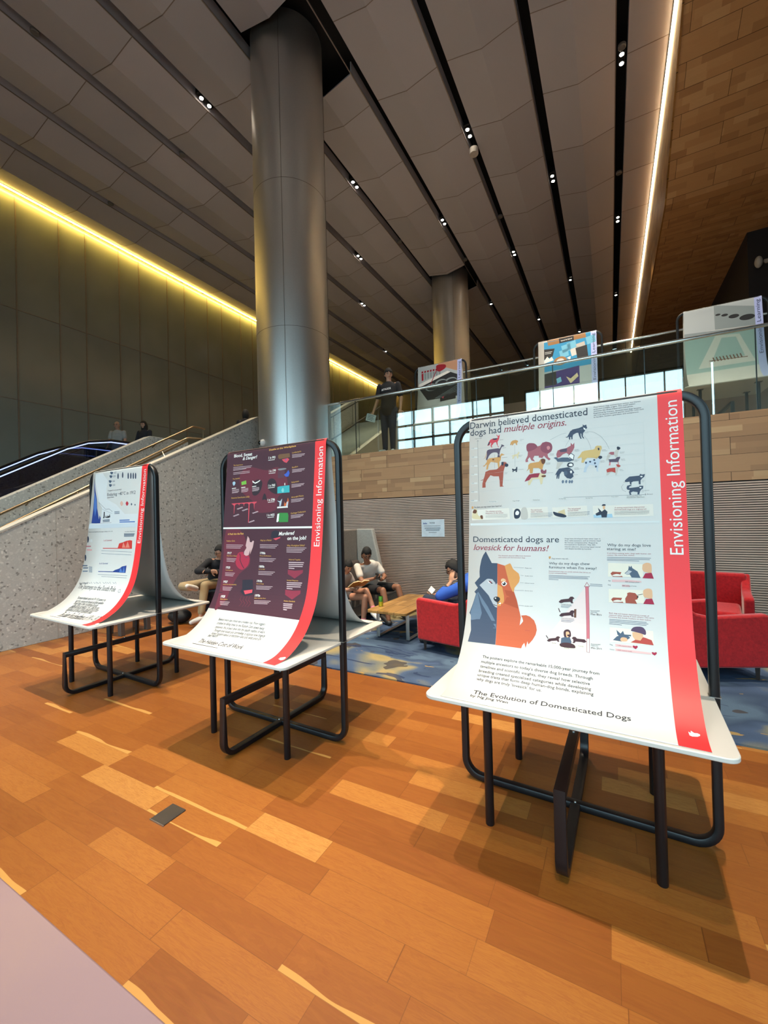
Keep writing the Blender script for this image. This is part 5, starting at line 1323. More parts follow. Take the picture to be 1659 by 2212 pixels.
# first flight, solid stone steps
r = empty('staircase', (-8.02, 1.2, 0)); tag(r, 'lower stone staircase running up between the two granite parapets', 'staircase')
for i in range(18):
    z = 2.9 / 18 * (i + 1); MB().box(-0.87, 0.86, 0.32 * i, 6.0, z - 2.9 / 18, z - 0.001 if i < 17 else z - 0.02).build('step', plain('step_stone', '#8b857b', 0.6), r, smooth=0)
# handrails
def rail(name, label, pts, rad, posts, m):
    r = empty(name, pts[0]); tag(r, label, 'handrail', 'stair handrails'); q = [Vector(p) - Vector(pts[0]) for p in pts]
    MB().tube(fillet(q, 0.06, 4), rad, 12).build('rail_tube', m, r)
    for a, b in posts: MB().tube([Vector(a) - Vector(pts[0]), Vector(b) - Vector(pts[0])], rad * 0.55, 8).build('rail_bracket', m, r)
    return r
pa = lambda y: 1.81 + 0.5695 * (y - 3.0)
rail('handrail', 'bronze handrail bracketed to the inner granite parapet', [(-8.8, -0.2, pa(-0.2)), (-8.8, 6.67, 3.9), (-8.8, 7.0, 3.9)], 0.022, [((-8.8, y, pa(y) - 0.02), (-8.91, y, pa(y) - 0.07)) for y in (2.2, 3.4, 4.55, 5.7)] + [((-8.8, 6.95, 3.9), (-8.8, 6.95, FZ))], BRASS)
pb = lambda y: 1.56 + 0.578 * (y - 2.43)
rail('handrail', 'upper bronze handrail just above the near granite coping', [(-7.22, 0.9, pb(0.9)), (-7.22, 5.35, pb(5.35)), (-7.22, 5.75, pb(5.4))], 0.02, [((-7.22, y, pb(y)), (-7.13, y, pb(y) - 0.12)) for y in (2.0, 3.4, 4.8)] + [((-7.22, 5.7, pb(5.4)), (-7.22, 5.7, pz(5.7) - 0.2))], BRASS)
rail('handrail', 'lower bronze handrail just above the near granite coping', [(-7.24, 0.9, pb(0.9) - 0.06), (-7.24, 5.35, pb(5.35) - 0.06)], 0.018, [((-7.24, y, pb(y) - 0.06), (-7.14, y, pb(y) - 0.15)) for y in (2.6, 4.2)], BRASS)
# escalator
r = empty('escalator', (-12.0, 4.1, 0)); tag(r, 'escalator with blue-lit glass sides and black handrails behind the granite parapets', 'escalator')
ez = lambda y: 2.73 + 0.60 * (y - 3.85)
ESCG = m_pane('blue_reflection_glass', (0.50, 0.55, 0.72), 0.10)  # bluish reflections are put into the tint of this glass
TRUSS = plain('escalator_metal', '#55565a', 0.35, 0.8)
def ep(x, d, y0=-3.0):
    return [(x + 12.0, y0 - 4.1, ez(y0) + d), (x + 12.0, 5.08 - 4.1, ez(5.08) - 0.03 + d), (x + 12.0, 5.54 - 4.1, 3.64 + d), (x + 12.0, 6.07 - 4.1, 3.745 + d), (x + 12.0, 7.4 - 4.1, 3.755 + d)]
for x in (-11.2, -12.6):
    MB().sweep(ep(x, 0.0), rrect(0.085, 0.055, 0.02), (1, 0, 0)).build('handrail', plain('handrail_rubber', '#0c0c10', 0.35), r, smooth=50)
    a = ep(x, -0.05); c = ep(x, -0.85); g = MB()
    g.prism([(p[1], p[2]) for p in a] + [(p[1], p[2]) for p in c[::-1]], 'x', x + 12.0 - 0.006, x + 12.0 + 0.006); g.build('glass_side', ESCG, r, smooth=0)
    MB().sweep(ep(x, -0.82), [(-0.02, -0.012), (0.02, -0.012), (0.02, 0.012), (-0.02, 0.012)], (1, 0, 0)).build('skirt_light', glow('skirt_led', (1.0, 0.6, 0.3), 0.9), r, smooth=0)
    MB().sweep(ep(x, -0.05), [(-0.014, -0.01), (0.014, -0.01), (0.014, 0.01), (-0.014, 0.01)], (1, 0, 0)).build('light_strip', glow('cool_blue_led', (0.45, 0.55, 1.0), 1.6), r, smooth=0)
    MB().sweep(ep(x, -0.9), [(-0.09, -0.05), (0.09, -0.05), (0.09, 0.05), (-0.09, 0.05)], (1, 0, 0)).build('skirt', TRUSS, r, smooth=0)
MB().prism([(-7.1, 0), (3.3, 0), (3.3, 2.86), (1.6, 2.86), (1.0, ez(5.0) - 0.95), (-7.1, max(0.0, ez(-3.0) - 1.0))], 'x', -0.55, 0.75).build('truss', TRUSS, r, smooth=0)
for i in range(22):
    y = -5.6 + i * 0.3 + 4.1; MB().box(-0.5, 0.7, y - 4.1, y - 3.8, ez(y + 0.15) - 0.98, ez(y + 0.15) - 0.82).build('step', plain('step_tread', '#3c3d40', 0.45, 0.7), r, smooth=0)
# second flight on the landing, in line with the first
r = empty('staircase', (-8.0, 9.9, FZ)); tag(r, 'upper pale staircase seen through the glass beside the near column', 'staircase')
ST2 = plain('pale_step_stone', '#a9aaa2', 0.55)
for i in range(16): MB().box(-1.0, 0.88, 0.29 * i, 0.29 * i + 0.36, 0.155 * i + 0.02, 0.155 * (i + 1)).build('step', ST2, r, smooth=0)
MB().prism([(0, -0.02), (0, 0.12), (4.7, 2.62), (4.7, -0.02)], 'x', 0.88, 1.08).build('side_wall', plain('stair_cheek_stone', '#9c9588', 0.6), r, smooth=0)
MB().prism([(-0.6, -0.02), (-0.6, 0.9), (0, 1.1), (4.7, 3.6), (4.7, -0.02)], 'x', -1.25, -1.0).build('side_wall', GRAN, r, smooth=0)
for x in (0.98, -0.9):
    MB().tube([(x, -0.3, 0.95), (x, 0, 0.98), (x, 4.6, 3.45)], 0.022).build('handrail', plain('dark_handrail', '#3c3833', 0.4, 0.7), r)
    for k in range(4): MB().tube([(x, 0.2 + 1.3 * k, 0.1 + 0.7 * k), (x, 0.2 + 1.3 * k, 1.08 + 0.7 * k)], 0.012).build('rail_post', STEEL, r)

# ================================================================== rug and lounge furniture
o = MB().prism([(-3.6, 3.66), (4.8, 3.62), (4.8, 7.1), (-3.6, 7.1)], 'z', 0.0, 0.014).build('rug', CARPET, smooth=0); tag(o, 'large blue and ochre blotched rug under the lounge seats', 'rug')
o = MB().prism(rr_poly(0.115, 0.135, 0.004, 2), 'z', 0.0, 0.005).build('floor_socket', plain('socket_lid', '#54504d', 0.35, 0.7), smooth=0, loc=(-2.195, 1.455, 0)); tag(o, 'dark metal floor socket lid set in the parquet', 'floor socket')
MB().box(-0.06, 0.06, -0.07, -0.0655, 0, 0.0055).build('rim', STEEL, o, smooth=0)
GREYF = m_fabric('taupe_fabric', '#6e6359', '#877b6f'); GREYL = m_fabric('light_grey_fabric', '#9a968f', '#b0aca4'); REDF = m_fabric('red_velvet', '#8e1119', '#b81a20', 0.85, 40.0); WOODD = plain('dark_stained_wood', '#2a1d18', 0.45)
r = empty('sofa', (-3.8, 5.55, 0.014)); tag(r, 'grey high-backed sofa with wing sides against the slatted wall', 'sofa')
def soft(name, x0, x1, y0, y1, z0, z1, m, par, bv=0.03, M=None):
    return MB().box(x0, x1, y0, y1, z0, z1, None, M).build(name, m, par, bevel=bv, seg=4, smooth=50)
soft('base', -0.46, 0.42, -1.15, 1.15, 0.1, 0.26, GREYF, r, 0.015)
for y in (-1.13, -0.365, 0.4): soft('seat_cushion', -0.42, 0.45, y + 0.006, y + 0.735, 0.262, 0.41, GREYF, r, 0.035)
soft('back_panel', -0.56, -0.44, -1.2, 1.2, 0.1, 1.38, GREYF, r, 0.03)
for y0, y1 in ((1.14, 1.25), (-1.25, -1.14)):
    MB().prism([(-0.44, 0.1), (0.2, 0.1), (0.1, 0.5), (-0.1, 1.385), (-0.44, 1.385)], 'y', y0, y1).build('wing_panel', GREYL, r, bevel=0.025, seg=3, smooth=50)
for x in (-0.4, 0.36):
    for y in (-1.08, 1.08): MB().lathe((x, y, 0), [(0.018, 0), (0.024, 0.1)], 12).build('leg', WOODD, r)
o = soft('cushion', -0.07, 0.07, -0.2, 0.2, -0.2, 0.2, plain('dark_taupe_cloth', '#4c423d', 0.9), None, 0.06); o.location = (-4.12, 6.42, 0.63); o.rotation_euler = (0, -0.25, 0.15); tag(o, 'dark taupe cushion leaning on the sofa back behind the boy in white', 'cushion')
# coffee table
r = empty('coffee_table', (-2.53, 5.26, 0.014), -0.03); tag(r, 'low oak coffee table on flat steel sled legs', 'coffee table')
TOP = m_timber('zebrano_top', '#7a5a30', '#9b7644', '#b08a54', a='y', b='x', pl=1.6, ph=0.24, oz=-0.36, ox=-1, rough=0.25)
MB().prism(rr_poly(0.58, 1.2, 0.05), 'z', 0.36, 0.396).build('tabletop', TOP, r, bevel=0.006)
for x in (-0.22, 0.22):
    MB().sweep([(x, -0.42, 0.02), (x, 0.42, 0.02), (x, 0.42, 0.355), (x, -0.42, 0.355)], rrect(0.05, 0.012, 0.003, 1), (1, 0, 0), True).build('sled_leg', STEEL, r, smooth=30)
# drink can
r = empty('drink_can', (-2.755, 4.92, 0.41)); tag(r, 'green and yellow drink can standing on the coffee table', 'can')
MB().lathe((0, 0, 0), [(0.024, 0.0), (0.03, 0.008), (0.03, 0.065)], 24).build('can_body', plain('yellow_can', '#b8b02a', 0.3, 0.5), r)
MB().lathe((0, 0, 0), [(0.0302, 0.065), (0.03, 0.128), (0.025, 0.138)], 24).build('can_top_band', plain('green_can', '#4f8a2a', 0.3, 0.5), r)
MB().lathe((0, 0, 0), [(0.025, 0.138), (0.022, 0.136)], 24).build('can_lid', STEEL, r)
# armchairs
def armchair(label, loc, rz, bh=0.74):
    r = empty('armchair', loc, rz); tag(r, label, 'armchair', 'red armchairs on the rug')   # faces local +X
    soft('base', -0.34, 0.36, -0.3, 0.3, 0.13, 0.28, REDF, r, 0.02)
    soft('seat_cushion', -0.3, 0.38, -0.285, 0.285, 0.282, 0.43, REDF, r, 0.045)
    pr = [(0.40, 0.13), (0.415, 0.60), (0.38, 0.62), (-0.1, 0.6), (-0.22, 0.63), (-0.36, bh), (-0.41, bh), (-0.38, 0.13)]
    for s in (-1, 1): MB().prism(pr, 'y', s * 0.295, s * 0.385).build('arm_panel', REDF, r, bevel=0.022, seg=3, smooth=50)
    MB().prism([(-0.24, 0.28), (-0.3, bh + 0.005), (-0.42, bh + 0.01), (-0.385, 0.13), (-0.28, 0.13)], 'y', -0.35, 0.35).build('backrest', REDF, r, bevel=0.03, seg=4, smooth=50)
    for x in (-0.33, 0.34):
        for y in (-0.31, 0.31): MB().lathe((x, y, 0), [(0.016, 0.0), (0.026, 0.13)], 4).build('leg', WOODD, r, smooth=0)
    return r
armchair('red velvet armchair with the boy in a blue hoodie, beside the coffee table', (-1.60, 4.86, 0.014), math.pi - 0.21)
armchair('near red velvet armchair at the right edge seen from its side', (0.72, 5.2, 0.014), 0.42)
armchair('red velvet armchair at the right standing farther back by the slatted wall', (1.03, 6.33, 0.014), -1.75, 0.78)
o = soft('cushion', -0.06, 0.06, -0.19, 0.19, -0.17, 0.17, plain('bright_red_cloth', '#c02a1f', 0.9), None, 0.055); o.location = (0.5, 5.12, 0.6); o.rotation_euler = (0, -0.35, 0.42); tag(o, 'bright red cushion leaning inside the near right armchair', 'cushion')
# notice sheet
r = empty('notice_sheet', (-2.885, WY - 0.0145, 1.38)); tag(r, 'white paper notice taped on the slatted wall', 'notice')
MB().box(-0.225, 0.225, -0.003, 0.0, -0.16, 0.16).build('paper', plain('notice_paper', '#dde6ee', 0.6), r, smooth=0)
def flat_text(body, st, w, h, x, z, y, m, name, par):
    vs, fs = text_mesh(body, st); x0 = min(v[0] for v in vs); x1 = max(v[0] for v in vs); kx = w / (x1 - x0); kz = h / CAP
    return MB().add([(x + (v[0] - x0) * kx, y, z + v[1] * kz) for v in vs], fs).build(name, m, par, smooth=0, recalc=False)
flat_text('NOTICE', 'b', 0.1, 0.02, -0.06, 0.085, -0.0045, ink('ink', INK['ink']), 'printed_heading', r)
b = MB()
for k in range(6): b.box(-0.19 + 0.013 * k, -0.182 + 0.013 * k, -0.0045, -0.003, 0.075, 0.095 + 0.008 * ((k * 7) % 3 == 0))
b.build('printed_mark', plain('notice_blue', '#3a4f9a', 0.6), r, smooth=0)
b = MB()
for k, (x0, x1) in enumerate(((-0.17, 0.15), (-0.16, 0.15), (-0.16, 0.15), (-0.135, 0.13), (-0.14, 0.13), (-0.08, 0.07))):
    z = (0.04, 0.006, -0.012, -0.03, -0.046, -0.08)[k]; x = x0; rnd = random.Random(k)
    while x < x1: w = rnd.uniform(0.012, 0.03); b.box(x, min(x + w, x1), -0.0045, -0.003, z - 0.0035, z + 0.0035); x += w + 0.005
b.build('printed_lines', plain('notice_ink', '#4d5560', 0.6), r, smooth=0)
# items round the dark-jacketed man
r = empty('low_bench', (-6.37, 3.66, 0)); tag(r, 'low grey bench behind the south pole stand by the granite wall', 'bench')
BN = plain('grey_brown_bench', '#4d433e', 0.6)
MB().box(-0.19, 0.19, -0.26, 0.26, 0.3, 0.35).build('seat', BN, r, bevel=0.015)
for s in (-1, 1): MB().prism([(-0.19, 0), (-0.11, 0), (-0.09, 0.2), (0.0, 0.25), (0.09, 0.2), (0.11, 0), (0.19, 0), (0.17, 0.3), (-0.17, 0.3)], 'y', s * 0.19 - 0.03, s * 0.19 + 0.03).build('leg', BN, r, bevel=0.006)
r = empty('lounge_chair', (-5.78, 4.98, 0), -2.3); tag(r, 'dark low lounge chair under the man in the dark jacket', 'chair')
DKF = m_fabric('dark_purple_fabric', '#1d1a22', '#2b2733')
soft('seat_cushion', -0.36, 0.42, -0.36, 0.36, 0.16, 0.47, DKF, r, 0.06); soft('backrest', -0.5, -0.34, -0.36, 0.36, 0.2, 0.86, DKF, r, 0.06)
for x in (-0.3, 0.3):
    for y in (-0.28, 0.28): MB().lathe((x, y, 0), [(0.02, 0), (0.024, 0.17)], 12).build('leg', BLACK, r)
r = empty('backpack', (-6.12, 4.32, 0)); tag(r, 'black backpack lying on the parquet under the corner of the south pole stand table', 'bag')
MB().ball((0, 0, 0.11), (0.2, 0.16, 0.11), None, 20, 12).build('bag_body', plain('black_nylon', '#101013', 0.7, 0, 0.2), r)
MB().tube([(-0.1, -0.1, 0.17), (0.0, -0.14, 0.24), (0.1, -0.1, 0.17)], 0.012).build('carry_loop', plain('black_nylon', '#101013'), r)
# white spotlight on the dark wall, upper right
r = empty('projector_lamp', (3.95, 15.38, 8.4)); tag(r, 'white projector lamp fixed to the dark wall at the right edge', 'lamp')
WP = plain('white_lamp_plastic', '#d8d6d4', 0.4)
MB().ball((-0.16, -0.22, 0.0), (0.09, 0.12, 0.16), None, 20, 12).build('lamp_head', WP, r)
MB().tube([(-0.12, -0.2, 0), (0.0, 0.0, 0.02)], 0.035).build('arm', plain('grey_disc', '#6d6a68'), r)
MB().box(0.0, 0.5, -0.05, 0.015, 0.02, 0.12).build('mounting_plate', WP, r, bevel=0.008)
# ================================================================== people
def remesh(mb, vox, it=3, fac=0.6):
    me = bpy.data.meshes.new('tmp'); me.from_pydata(mb.v, [], mb.f); o = bpy.data.objects.new('tmp', me); COL.objects.link(o)
    m = o.modifiers.new('r', 'REMESH'); m.mode = 'VOXEL'; m.voxel_size = vox; m.use_smooth_shade = True
    s = o.modifiers.new('s', 'SMOOTH'); s.factor = fac; s.iterations = it
    dg = bpy.context.evaluated_depsgraph_get(); dg.update(); e = o.evaluated_get(dg); out = bpy.data.meshes.new_from_object(e)
    bpy.data.objects.remove(o); bpy.data.meshes.remove(me)
    out.polygons.foreach_set('use_smooth', [True] * len(out.polygons)); return out
def link(me, name, mat, par):
    me.materials.clear(); me.materials.append(mat); me.name = name; o = bpy.data.objects.new(name, me); COL.objects.link(o); o.parent = par; return o
def limb(b, a, c, ra, rc, seg=14):
    a = Vector(a); c = Vector(c); d = (c - a); L = d.length
    if L < 1e-5: b.ball(a, ra); return
    q = d.to_track_quat('Z', 'Y').to_matrix().to_4x4(); pr = []
    for k in range(6): t = math.pi / 2 * k / 5; pr.append((max(1e-4, ra * math.sin(t)), -ra * math.cos(t)))
    for k in range(6): t = math.pi / 2 * k / 5; pr.append((max(1e-4, rc * math.cos(t)), L + rc * math.sin(t)))
    b.lathe(a, pr, seg, None, q)
def loft(b, rings, right, fwd, seg=20):
    vs = []; n = len(rings); R_ = Vector(right); F_ = Vector(fwd)
    for c, rx, ry in rings:
        for i in range(seg):
            a = 2 * math.pi * i / seg; ca, sa = math.cos(a), math.sin(a); e = 0.8
            vs.append(Vector(c) + R_ * (rx * math.copysign(abs(ca) ** e, ca)) + F_ * (ry * math.copysign(abs(sa) ** e, sa)))
    fs = [(j * seg + i, j * seg + (i + 1) % seg, (j + 1) * seg + (i + 1) % seg, (j + 1) * seg + i) for j in range(n - 1) for i in range(seg)]
    fs += [tuple(range(seg))[::-1], tuple((n - 1) * seg + i for i in range(seg))]; b.add(vs, fs)
def hand(b, w, d, palm_n, side, s=1.0, curl=0.6, thumb=1.0):
    """palm, four unequal bent fingers and a thumb leaving the side of the palm"""
    w = Vector(w); d = Vector(d).normalized(); pn = (Vector(palm_n) - d * Vector(palm_n).dot(d)).normalized(); sd = d.cross(pn).normalized() * side
    M = Matrix((sd, d, pn)).transposed().to_4x4(); pc = w + d * 0.05 * s
    b.ball(pc, (0.040 * s, 0.056 * s, 0.017 * s), None, 14, 10, M)
    for i, (o, ln) in enumerate(((0.029, 0.068), (0.010, 0.078), (-0.010, 0.072), (-0.028, 0.056))):
        p = w + d * (0.088 - 0.006 * abs(i - 1)) * s + sd * o * s; a = 0.0; dd = d
        for k in range(3):
            a += curl * (0.55 if k == 0 else 0.75); dd = (d * math.cos(a) + pn * math.sin(a)); q = p + dd * ln * s * (0.44, 0.32, 0.24)[k]
            limb(b, p, q, (0.0092 - 0.001 * k) * s, (0.0084 - 0.001 * k) * s, 8); p = q
    p = w + d * 0.03 * s + sd * 0.036 * s; q = p + (d * 0.55 + sd * 0.75 + pn * 0.3).normalized() * 0.038 * s; limb(b, p, q, 0.012 * s, 0.0105 * s, 8)
    limb(b, q, q + (d * 0.9 + sd * 0.1 + pn * 0.5 * thumb).normalized() * 0.03 * s, 0.0105 * s, 0.008 * s, 8)
def head_frame(fd, up):
    f = Vector(fd).normalized(); u = Vector(up); u = (u - f * u.dot(f)).normalized(); r = f.cross(u).normalized(); return r, f, u
def head(b, c, fd, up, s=1.0):
    r, f, u = head_frame(fd, up); c = Vector(c); seg, rg = 32, 24; vs = []; g = lambda a, w: math.exp(-(a * a) / w)
    for j in range(rg + 1):
        ph = math.pi * j / rg
        for i in range(seg):
            a = 2 * math.pi * i / seg; x, y, z = math.sin(ph) * math.cos(a), math.sin(ph) * math.sin(a), math.cos(ph)
            X, Y, Z = x * 0.076, y * 0.095, z * 0.116
            if z < 0: X *= 1 - 0.34 * (-z) ** 1.4; Y *= (1 - 0.45 * (-z)) if y < 0 else (1 - 0.08 * (-z))
            if y > 0:
                Y += 0.024 * g(x, 0.03) * g(z + 0.16, 0.018) + 0.012 * g(x, 0.02) * g(z + 0.0, 0.03) - 0.009 * (g(x - 0.36, 0.03) + g(x + 0.36, 0.03)) * g(z - 0.04, 0.02)
                Y += 0.006 * g(x, 0.06) * g(z + 0.52, 0.01) + 0.007 * g(x, 0.08) * g(z + 0.86, 0.02) + 0.004 * g(z - 0.2, 0.01) * g(x, 0.4)
            vs.append(c + (r * X + f * Y + u * Z) * s)
    fs = [(j * seg + i, (j + 1) * seg + i, (j + 1) * seg + (i + 1) % seg, j * seg + (i + 1) % seg) for j in range(rg) for i in range(seg)]
    b.add(vs, fs); M = Matrix((r, f, u)).transposed().to_4x4()
    for sd in (-1, 1): b.ball(c + (r * 0.077 * sd - f * 0.005 - u * 0.012) * s, (0.010 * s, 0.020 * s, 0.032 * s), None, 10, 8, M)
def hair(c, fd, up, s, style, mat, par):
    r, f, u = head_frame(fd, up); c = Vector(c); seg, rg = 36, 28; vs = []
    for j in range(rg + 1):
        ph = math.pi * j / rg
        for i in range(seg):
            a = 2 * math.pi * i / seg; x, y, z = math.sin(ph) * math.cos(a), math.sin(ph) * math.sin(a), math.cos(ph)
            nz = noise.noise(Vector((x * 5 + c.x * 9, y * 5, z * 5))); k = 1.13 + 0.05 * nz + 0.03 * noise.noise(Vector((x * 14, y * 14, z * 9)))
            line = (0.44 if y > 0.4 else max(-0.8, 0.44 - (0.4 - y) * 1.55)) + 0.12 * nz          # hairline: forehead in front, sideburns, nape at the back
            if style == 'bald': line = 0.15 if y < 0.2 else 2.0; k = 1.06 if z < 0.55 else 0.8
            if style == 'fringe': line = (0.25 if y > 0.4 else max(-0.8, 0.25 - (0.4 - y) * 1.4)) + 0.16 * nz
            if style in ('long', 'bob'): line = 0.38 if y > 0.45 else -3
            if z < line: k = 0.86
            X, Y, Z = x * 0.078 * k, y * 0.097 * k, z * 0.118 * k
            if style == 'long' and y < 0.45 and z < 0.1: Z += -0.27 * min(1.0, (0.1 - z)) ; X *= 1.12; Y = Y * 0.8 - 0.03
            if style == 'bob' and y < 0.45 and z < 0.1: Z += -0.08 * min(1.0, (0.1 - z)); X *= 1.08
            if style == 'up' and z > 0.5: Z += 0.018
            vs.append(c + (r * X + f * Y + u * Z) * s)
    fs = [(j * seg + i, (j + 1) * seg + i, (j + 1) * seg + (i + 1) % seg, j * seg + (i + 1) % seg) for j in range(rg) for i in range(seg)]
    return MB().add(vs, fs).build('hair', mat, par, smooth=60)
HAIRB = plain('black_hair', '#0e0c0b', 0.8, 0, 0.3, 40.0); LIPS = plain('lips', '#8c4a40', 0.6); EYEM = plain('dark_eye', '#171210', 0.3)
def face_bits(c, fd, up, s, par, glasses=False):
    r, f, u = head_frame(fd, up); c = Vector(c); M = Matrix((r, f, u)).transposed().to_4x4()
    for sd in (-1, 1):
        MB().ball(c + (r * 0.029 * sd + f * 0.0845 + u * 0.006) * s, (0.0125 * s, 0.006 * s, 0.0062 * s), None, 10, 8, M).build('eye', EYEM, par)
        MB().ball(c + (r * 0.029 * sd + f * 0.087 + u * 0.027) * s, (0.018 * s, 0.006 * s, 0.0035 * s), None, 10, 6, M).build('eyebrow', HAIRB, par)
    MB().ball(c + (f * 0.086 - u * 0.062) * s, (0.020 * s, 0.008 * s, 0.0055 * s), None, 12, 8, M).build('mouth', LIPS, par)
    if glasses:
        b = MB()
        for sd in (-1, 1):
            b.tube([c + (r * (0.031 * sd + 0.024 * math.cos(q)) + f * 0.1 + u * (0.004 + 0.02 * math.sin(q))) * s for q in [math.pi * 2 * k / 14 for k in range(14)]], 0.0028 * s, 6, None, True)
            b.tube([c + (r * 0.055 * sd + f * 0.099 + u * 0.008) * s, c + (r * 0.079 * sd + f * 0.0 + u * 0.006) * s], 0.0026 * s, 6)
        b.tube([c + (r * -0.008 + f * 0.101 + u * 0.008) * s, c + (r * 0.008 + f * 0.101 + u * 0.008) * s], 0.0026 * s, 6)
        b.build('glasses', plain('black_frame', '#101010', 0.3), par)
def person(label, J, face, up=(0, 0, 1), s=1.0, skin='#b98765', hairstyle='short', haircol=None, glasses=False, shirt=None, sleeve=0.55, legs=None, leglen=0.4, shoes=None, socks=None, toe=None, hands=None, base=None, vox=0.0085, skirt=False, hem=0.0):
    J = {k: Vector(v) for k, v in J.items()}; pz_ = base if base is not None else 0.0
    r = empty('person', (J['pelvis'].x, J['pelvis'].y, pz_)); tag(r, label, 'person'); O = Vector(r.location)
    J = {k: v - O for k, v in J.items()}
    right = (J['rs'] - J['ls']).normalized(); axis = (J['neck'] - J['pelvis']).normalized(); fwd = axis.cross(right) * -1; fwd.normalize(); right = fwd.cross(axis).normalized()
    hr = (J['rh'] - J['lh']); sw = (J['rs'] - J['ls']).length / 2; ws = max(0.12, sw * 0.82)
    def torso(b, e, low=0.0, top=True):
        pv, ch, nk = J['pelvis'], J['chest'], J['neck']; L = (nk - pv).length
        rg = [(pv - axis * (0.09 * s + low), (0.125 + 0.0) * s + e, 0.085 * s + e), (pv, 0.155 * s + e, 0.108 * s + e), (pv.lerp(ch, 0.45), 0.138 * s + e, 0.098 * s + e), (ch, 0.155 * s + e, 0.112 * s + e), (ch.lerp(nk, 0.5), ws * 1.02 + e, 0.098 * s + e)]
        if top: rg += [(ch.lerp(nk, 0.8), ws * 0.78 + e, 0.075 * s + e), (nk, 0.062 * s + e * 0.6, 0.06 * s + e * 0.6)]
        loft(b, rg, right, fwd)
    b = MB(); torso(b, 0.0)
    limb(b, J['neck'] - axis * 0.03 * s, J['head'] - Vector(up).normalized() * 0.05 * s, 0.055 * s, 0.05 * s); head(b, J['head'], face, up, s)
    hands = hands or {}
    for q, sd in (('l', -1), ('r', 1)):
        limb(b, J[q + 's'], J[q + 'e'], 0.05 * s, 0.039 * s); limb(b, J[q + 'e'], J[q + 'w'], 0.04 * s, 0.026 * s); limb(b, J['chest'].lerp(J['neck'], 0.55), J[q + 's'], 0.06 * s, 0.052 * s)
        d = J[q + 'w'] - J[q + 'e']; h = hands.get(q, {}); hd = Vector(h.get('dir', d)); hand(b, J[q + 'w'], hd, h.get('palm', tuple(fwd * -1 + right * (-sd) * 0.6)), h.get('side', sd), s, h.get('curl', 0.45))
        limb(b, J[q + 'h'], J[q + 'k'], 0.078 * s, 0.052 * s); limb(b, J[q + 'k'], J[q + 'k'].lerp(J[q + 'a'], 0.35), 0.053 * s, 0.052 * s); limb(b, J[q + 'k'].lerp(J[q + 'a'], 0.35), J[q + 'a'], 0.052 * s, 0.034 * s)
        t = (Vector(toe[q]) if toe else fwd).normalized(); dn = (J[q + 'a'] - J[q + 'k']).normalized(); dn = (dn - t * dn.dot(t)).normalized(); limb(b, J[q + 'a'] + dn * 0.03 * s, J[q + 'a'] + t * 0.12 * s + dn * 0.044 * s, 0.034 * s, 0.025 * s)
    body = link(remesh(b, vox, 3), 'body', plain('skin_' + skin[1:], skin, 0.55, 0, 0.05, 20.0), r)
    hair(J['head'], face, up, s, hairstyle, haircol or HAIRB, r); face_bits(J['head'], face, up, s, r, glasses)
    if shirt:
        b = MB(); torso(b, 0.017 * s, hem, True)
        for q in 'lr':
            limb(b, J['chest'].lerp(J['neck'], 0.5), J[q + 's'] - Vector((0, 0, 0.012 * s)), 0.07 * s, 0.058 * s)
            if sleeve <= 1: limb(b, J[q + 's'], J[q + 's'].lerp(J[q + 'e'], sleeve), 0.06 * s, 0.062 * s)
            else: limb(b, J[q + 's'], J[q + 'e'], 0.062 * s, 0.055 * s); limb(b, J[q + 'e'], J[q + 'e'].lerp(J[q + 'w'], sleeve - 1), 0.058 * s, 0.044 * s)
        link(remesh(b, 0.012, 3), 'shirt', shirt, r)
    if legs:
        b = MB(); pv = J['pelvis']
        if skirt:
            loft(b, [(pv + axis * 0.06, 0.15 * s, 0.115 * s), (pv, 0.17 * s, 0.13 * s), (pv - Vector((0, 0, 0.35 * s)), 0.2 * s, 0.16 * s), (pv - Vector((0, 0, 0.72 * s)), 0.235 * s, 0.19 * s)], right, fwd)
        else:
            loft(b, [(pv - axis * 0.1 * s, 0.12 * s, 0.09 * s), (pv, 0.168 * s, 0.118 * s), (pv + axis * 0.07 * s, 0.155 * s, 0.11 * s)], right, fwd)
            for q in 'lr':
                e = J[q + 'h'].lerp(J[q + 'k'], min(1, leglen)); limb(b, J[q + 'h'], e, 0.098 * s, 0.098 * s - 0.026 * s * min(1, leglen))
                if leglen > 1: limb(b, J[q + 'k'], J[q + 'k'].lerp(J[q + 'a'], leglen - 1), 0.07 * s, 0.056 * s)
        link(remesh(b, 0.012, 3), 'skirt' if skirt else ('trousers' if leglen > 1 else 'shorts'), legs, r)
    if shoes:
        for q in 'lr':
            t = (Vector(toe[q]) if toe else fwd).normalized(); a = J[q + 'a']; dn = Vector((0, 0, 1)); b = MB()
            dn = (J[q + 'a'] - J[q + 'k']).normalized(); dn = (dn - t * dn.dot(t)).normalized()
            limb(b, a + dn * 0.035 * s - t * 0.035 * s, a + t * 0.05 * s + dn * 0.036 * s, 0.044 * s, 0.045 * s); limb(b, a + t * 0.05 * s + dn * 0.036 * s, a + t * 0.16 * s + dn * 0.046 * s, 0.045 * s, 0.034 * s)
            link(remesh(b, 0.009, 2), 'shoe', shoes, r)
            if socks:
                c = MB(); limb(c, a, a.lerp(J[q + 'k'], 0.22), 0.04 * s, 0.043 * s); link(remesh(c, 0.009, 1), 'sock', socks, r)
    return r, J
def world(r, v): return Vector(r.location) + Vector(v)
def scale_from_eye(J, k): return {n: (v[0] * k, v[1] * k, 1.62 + (v[2] - 1.62) * k) for n, v in J.items()}
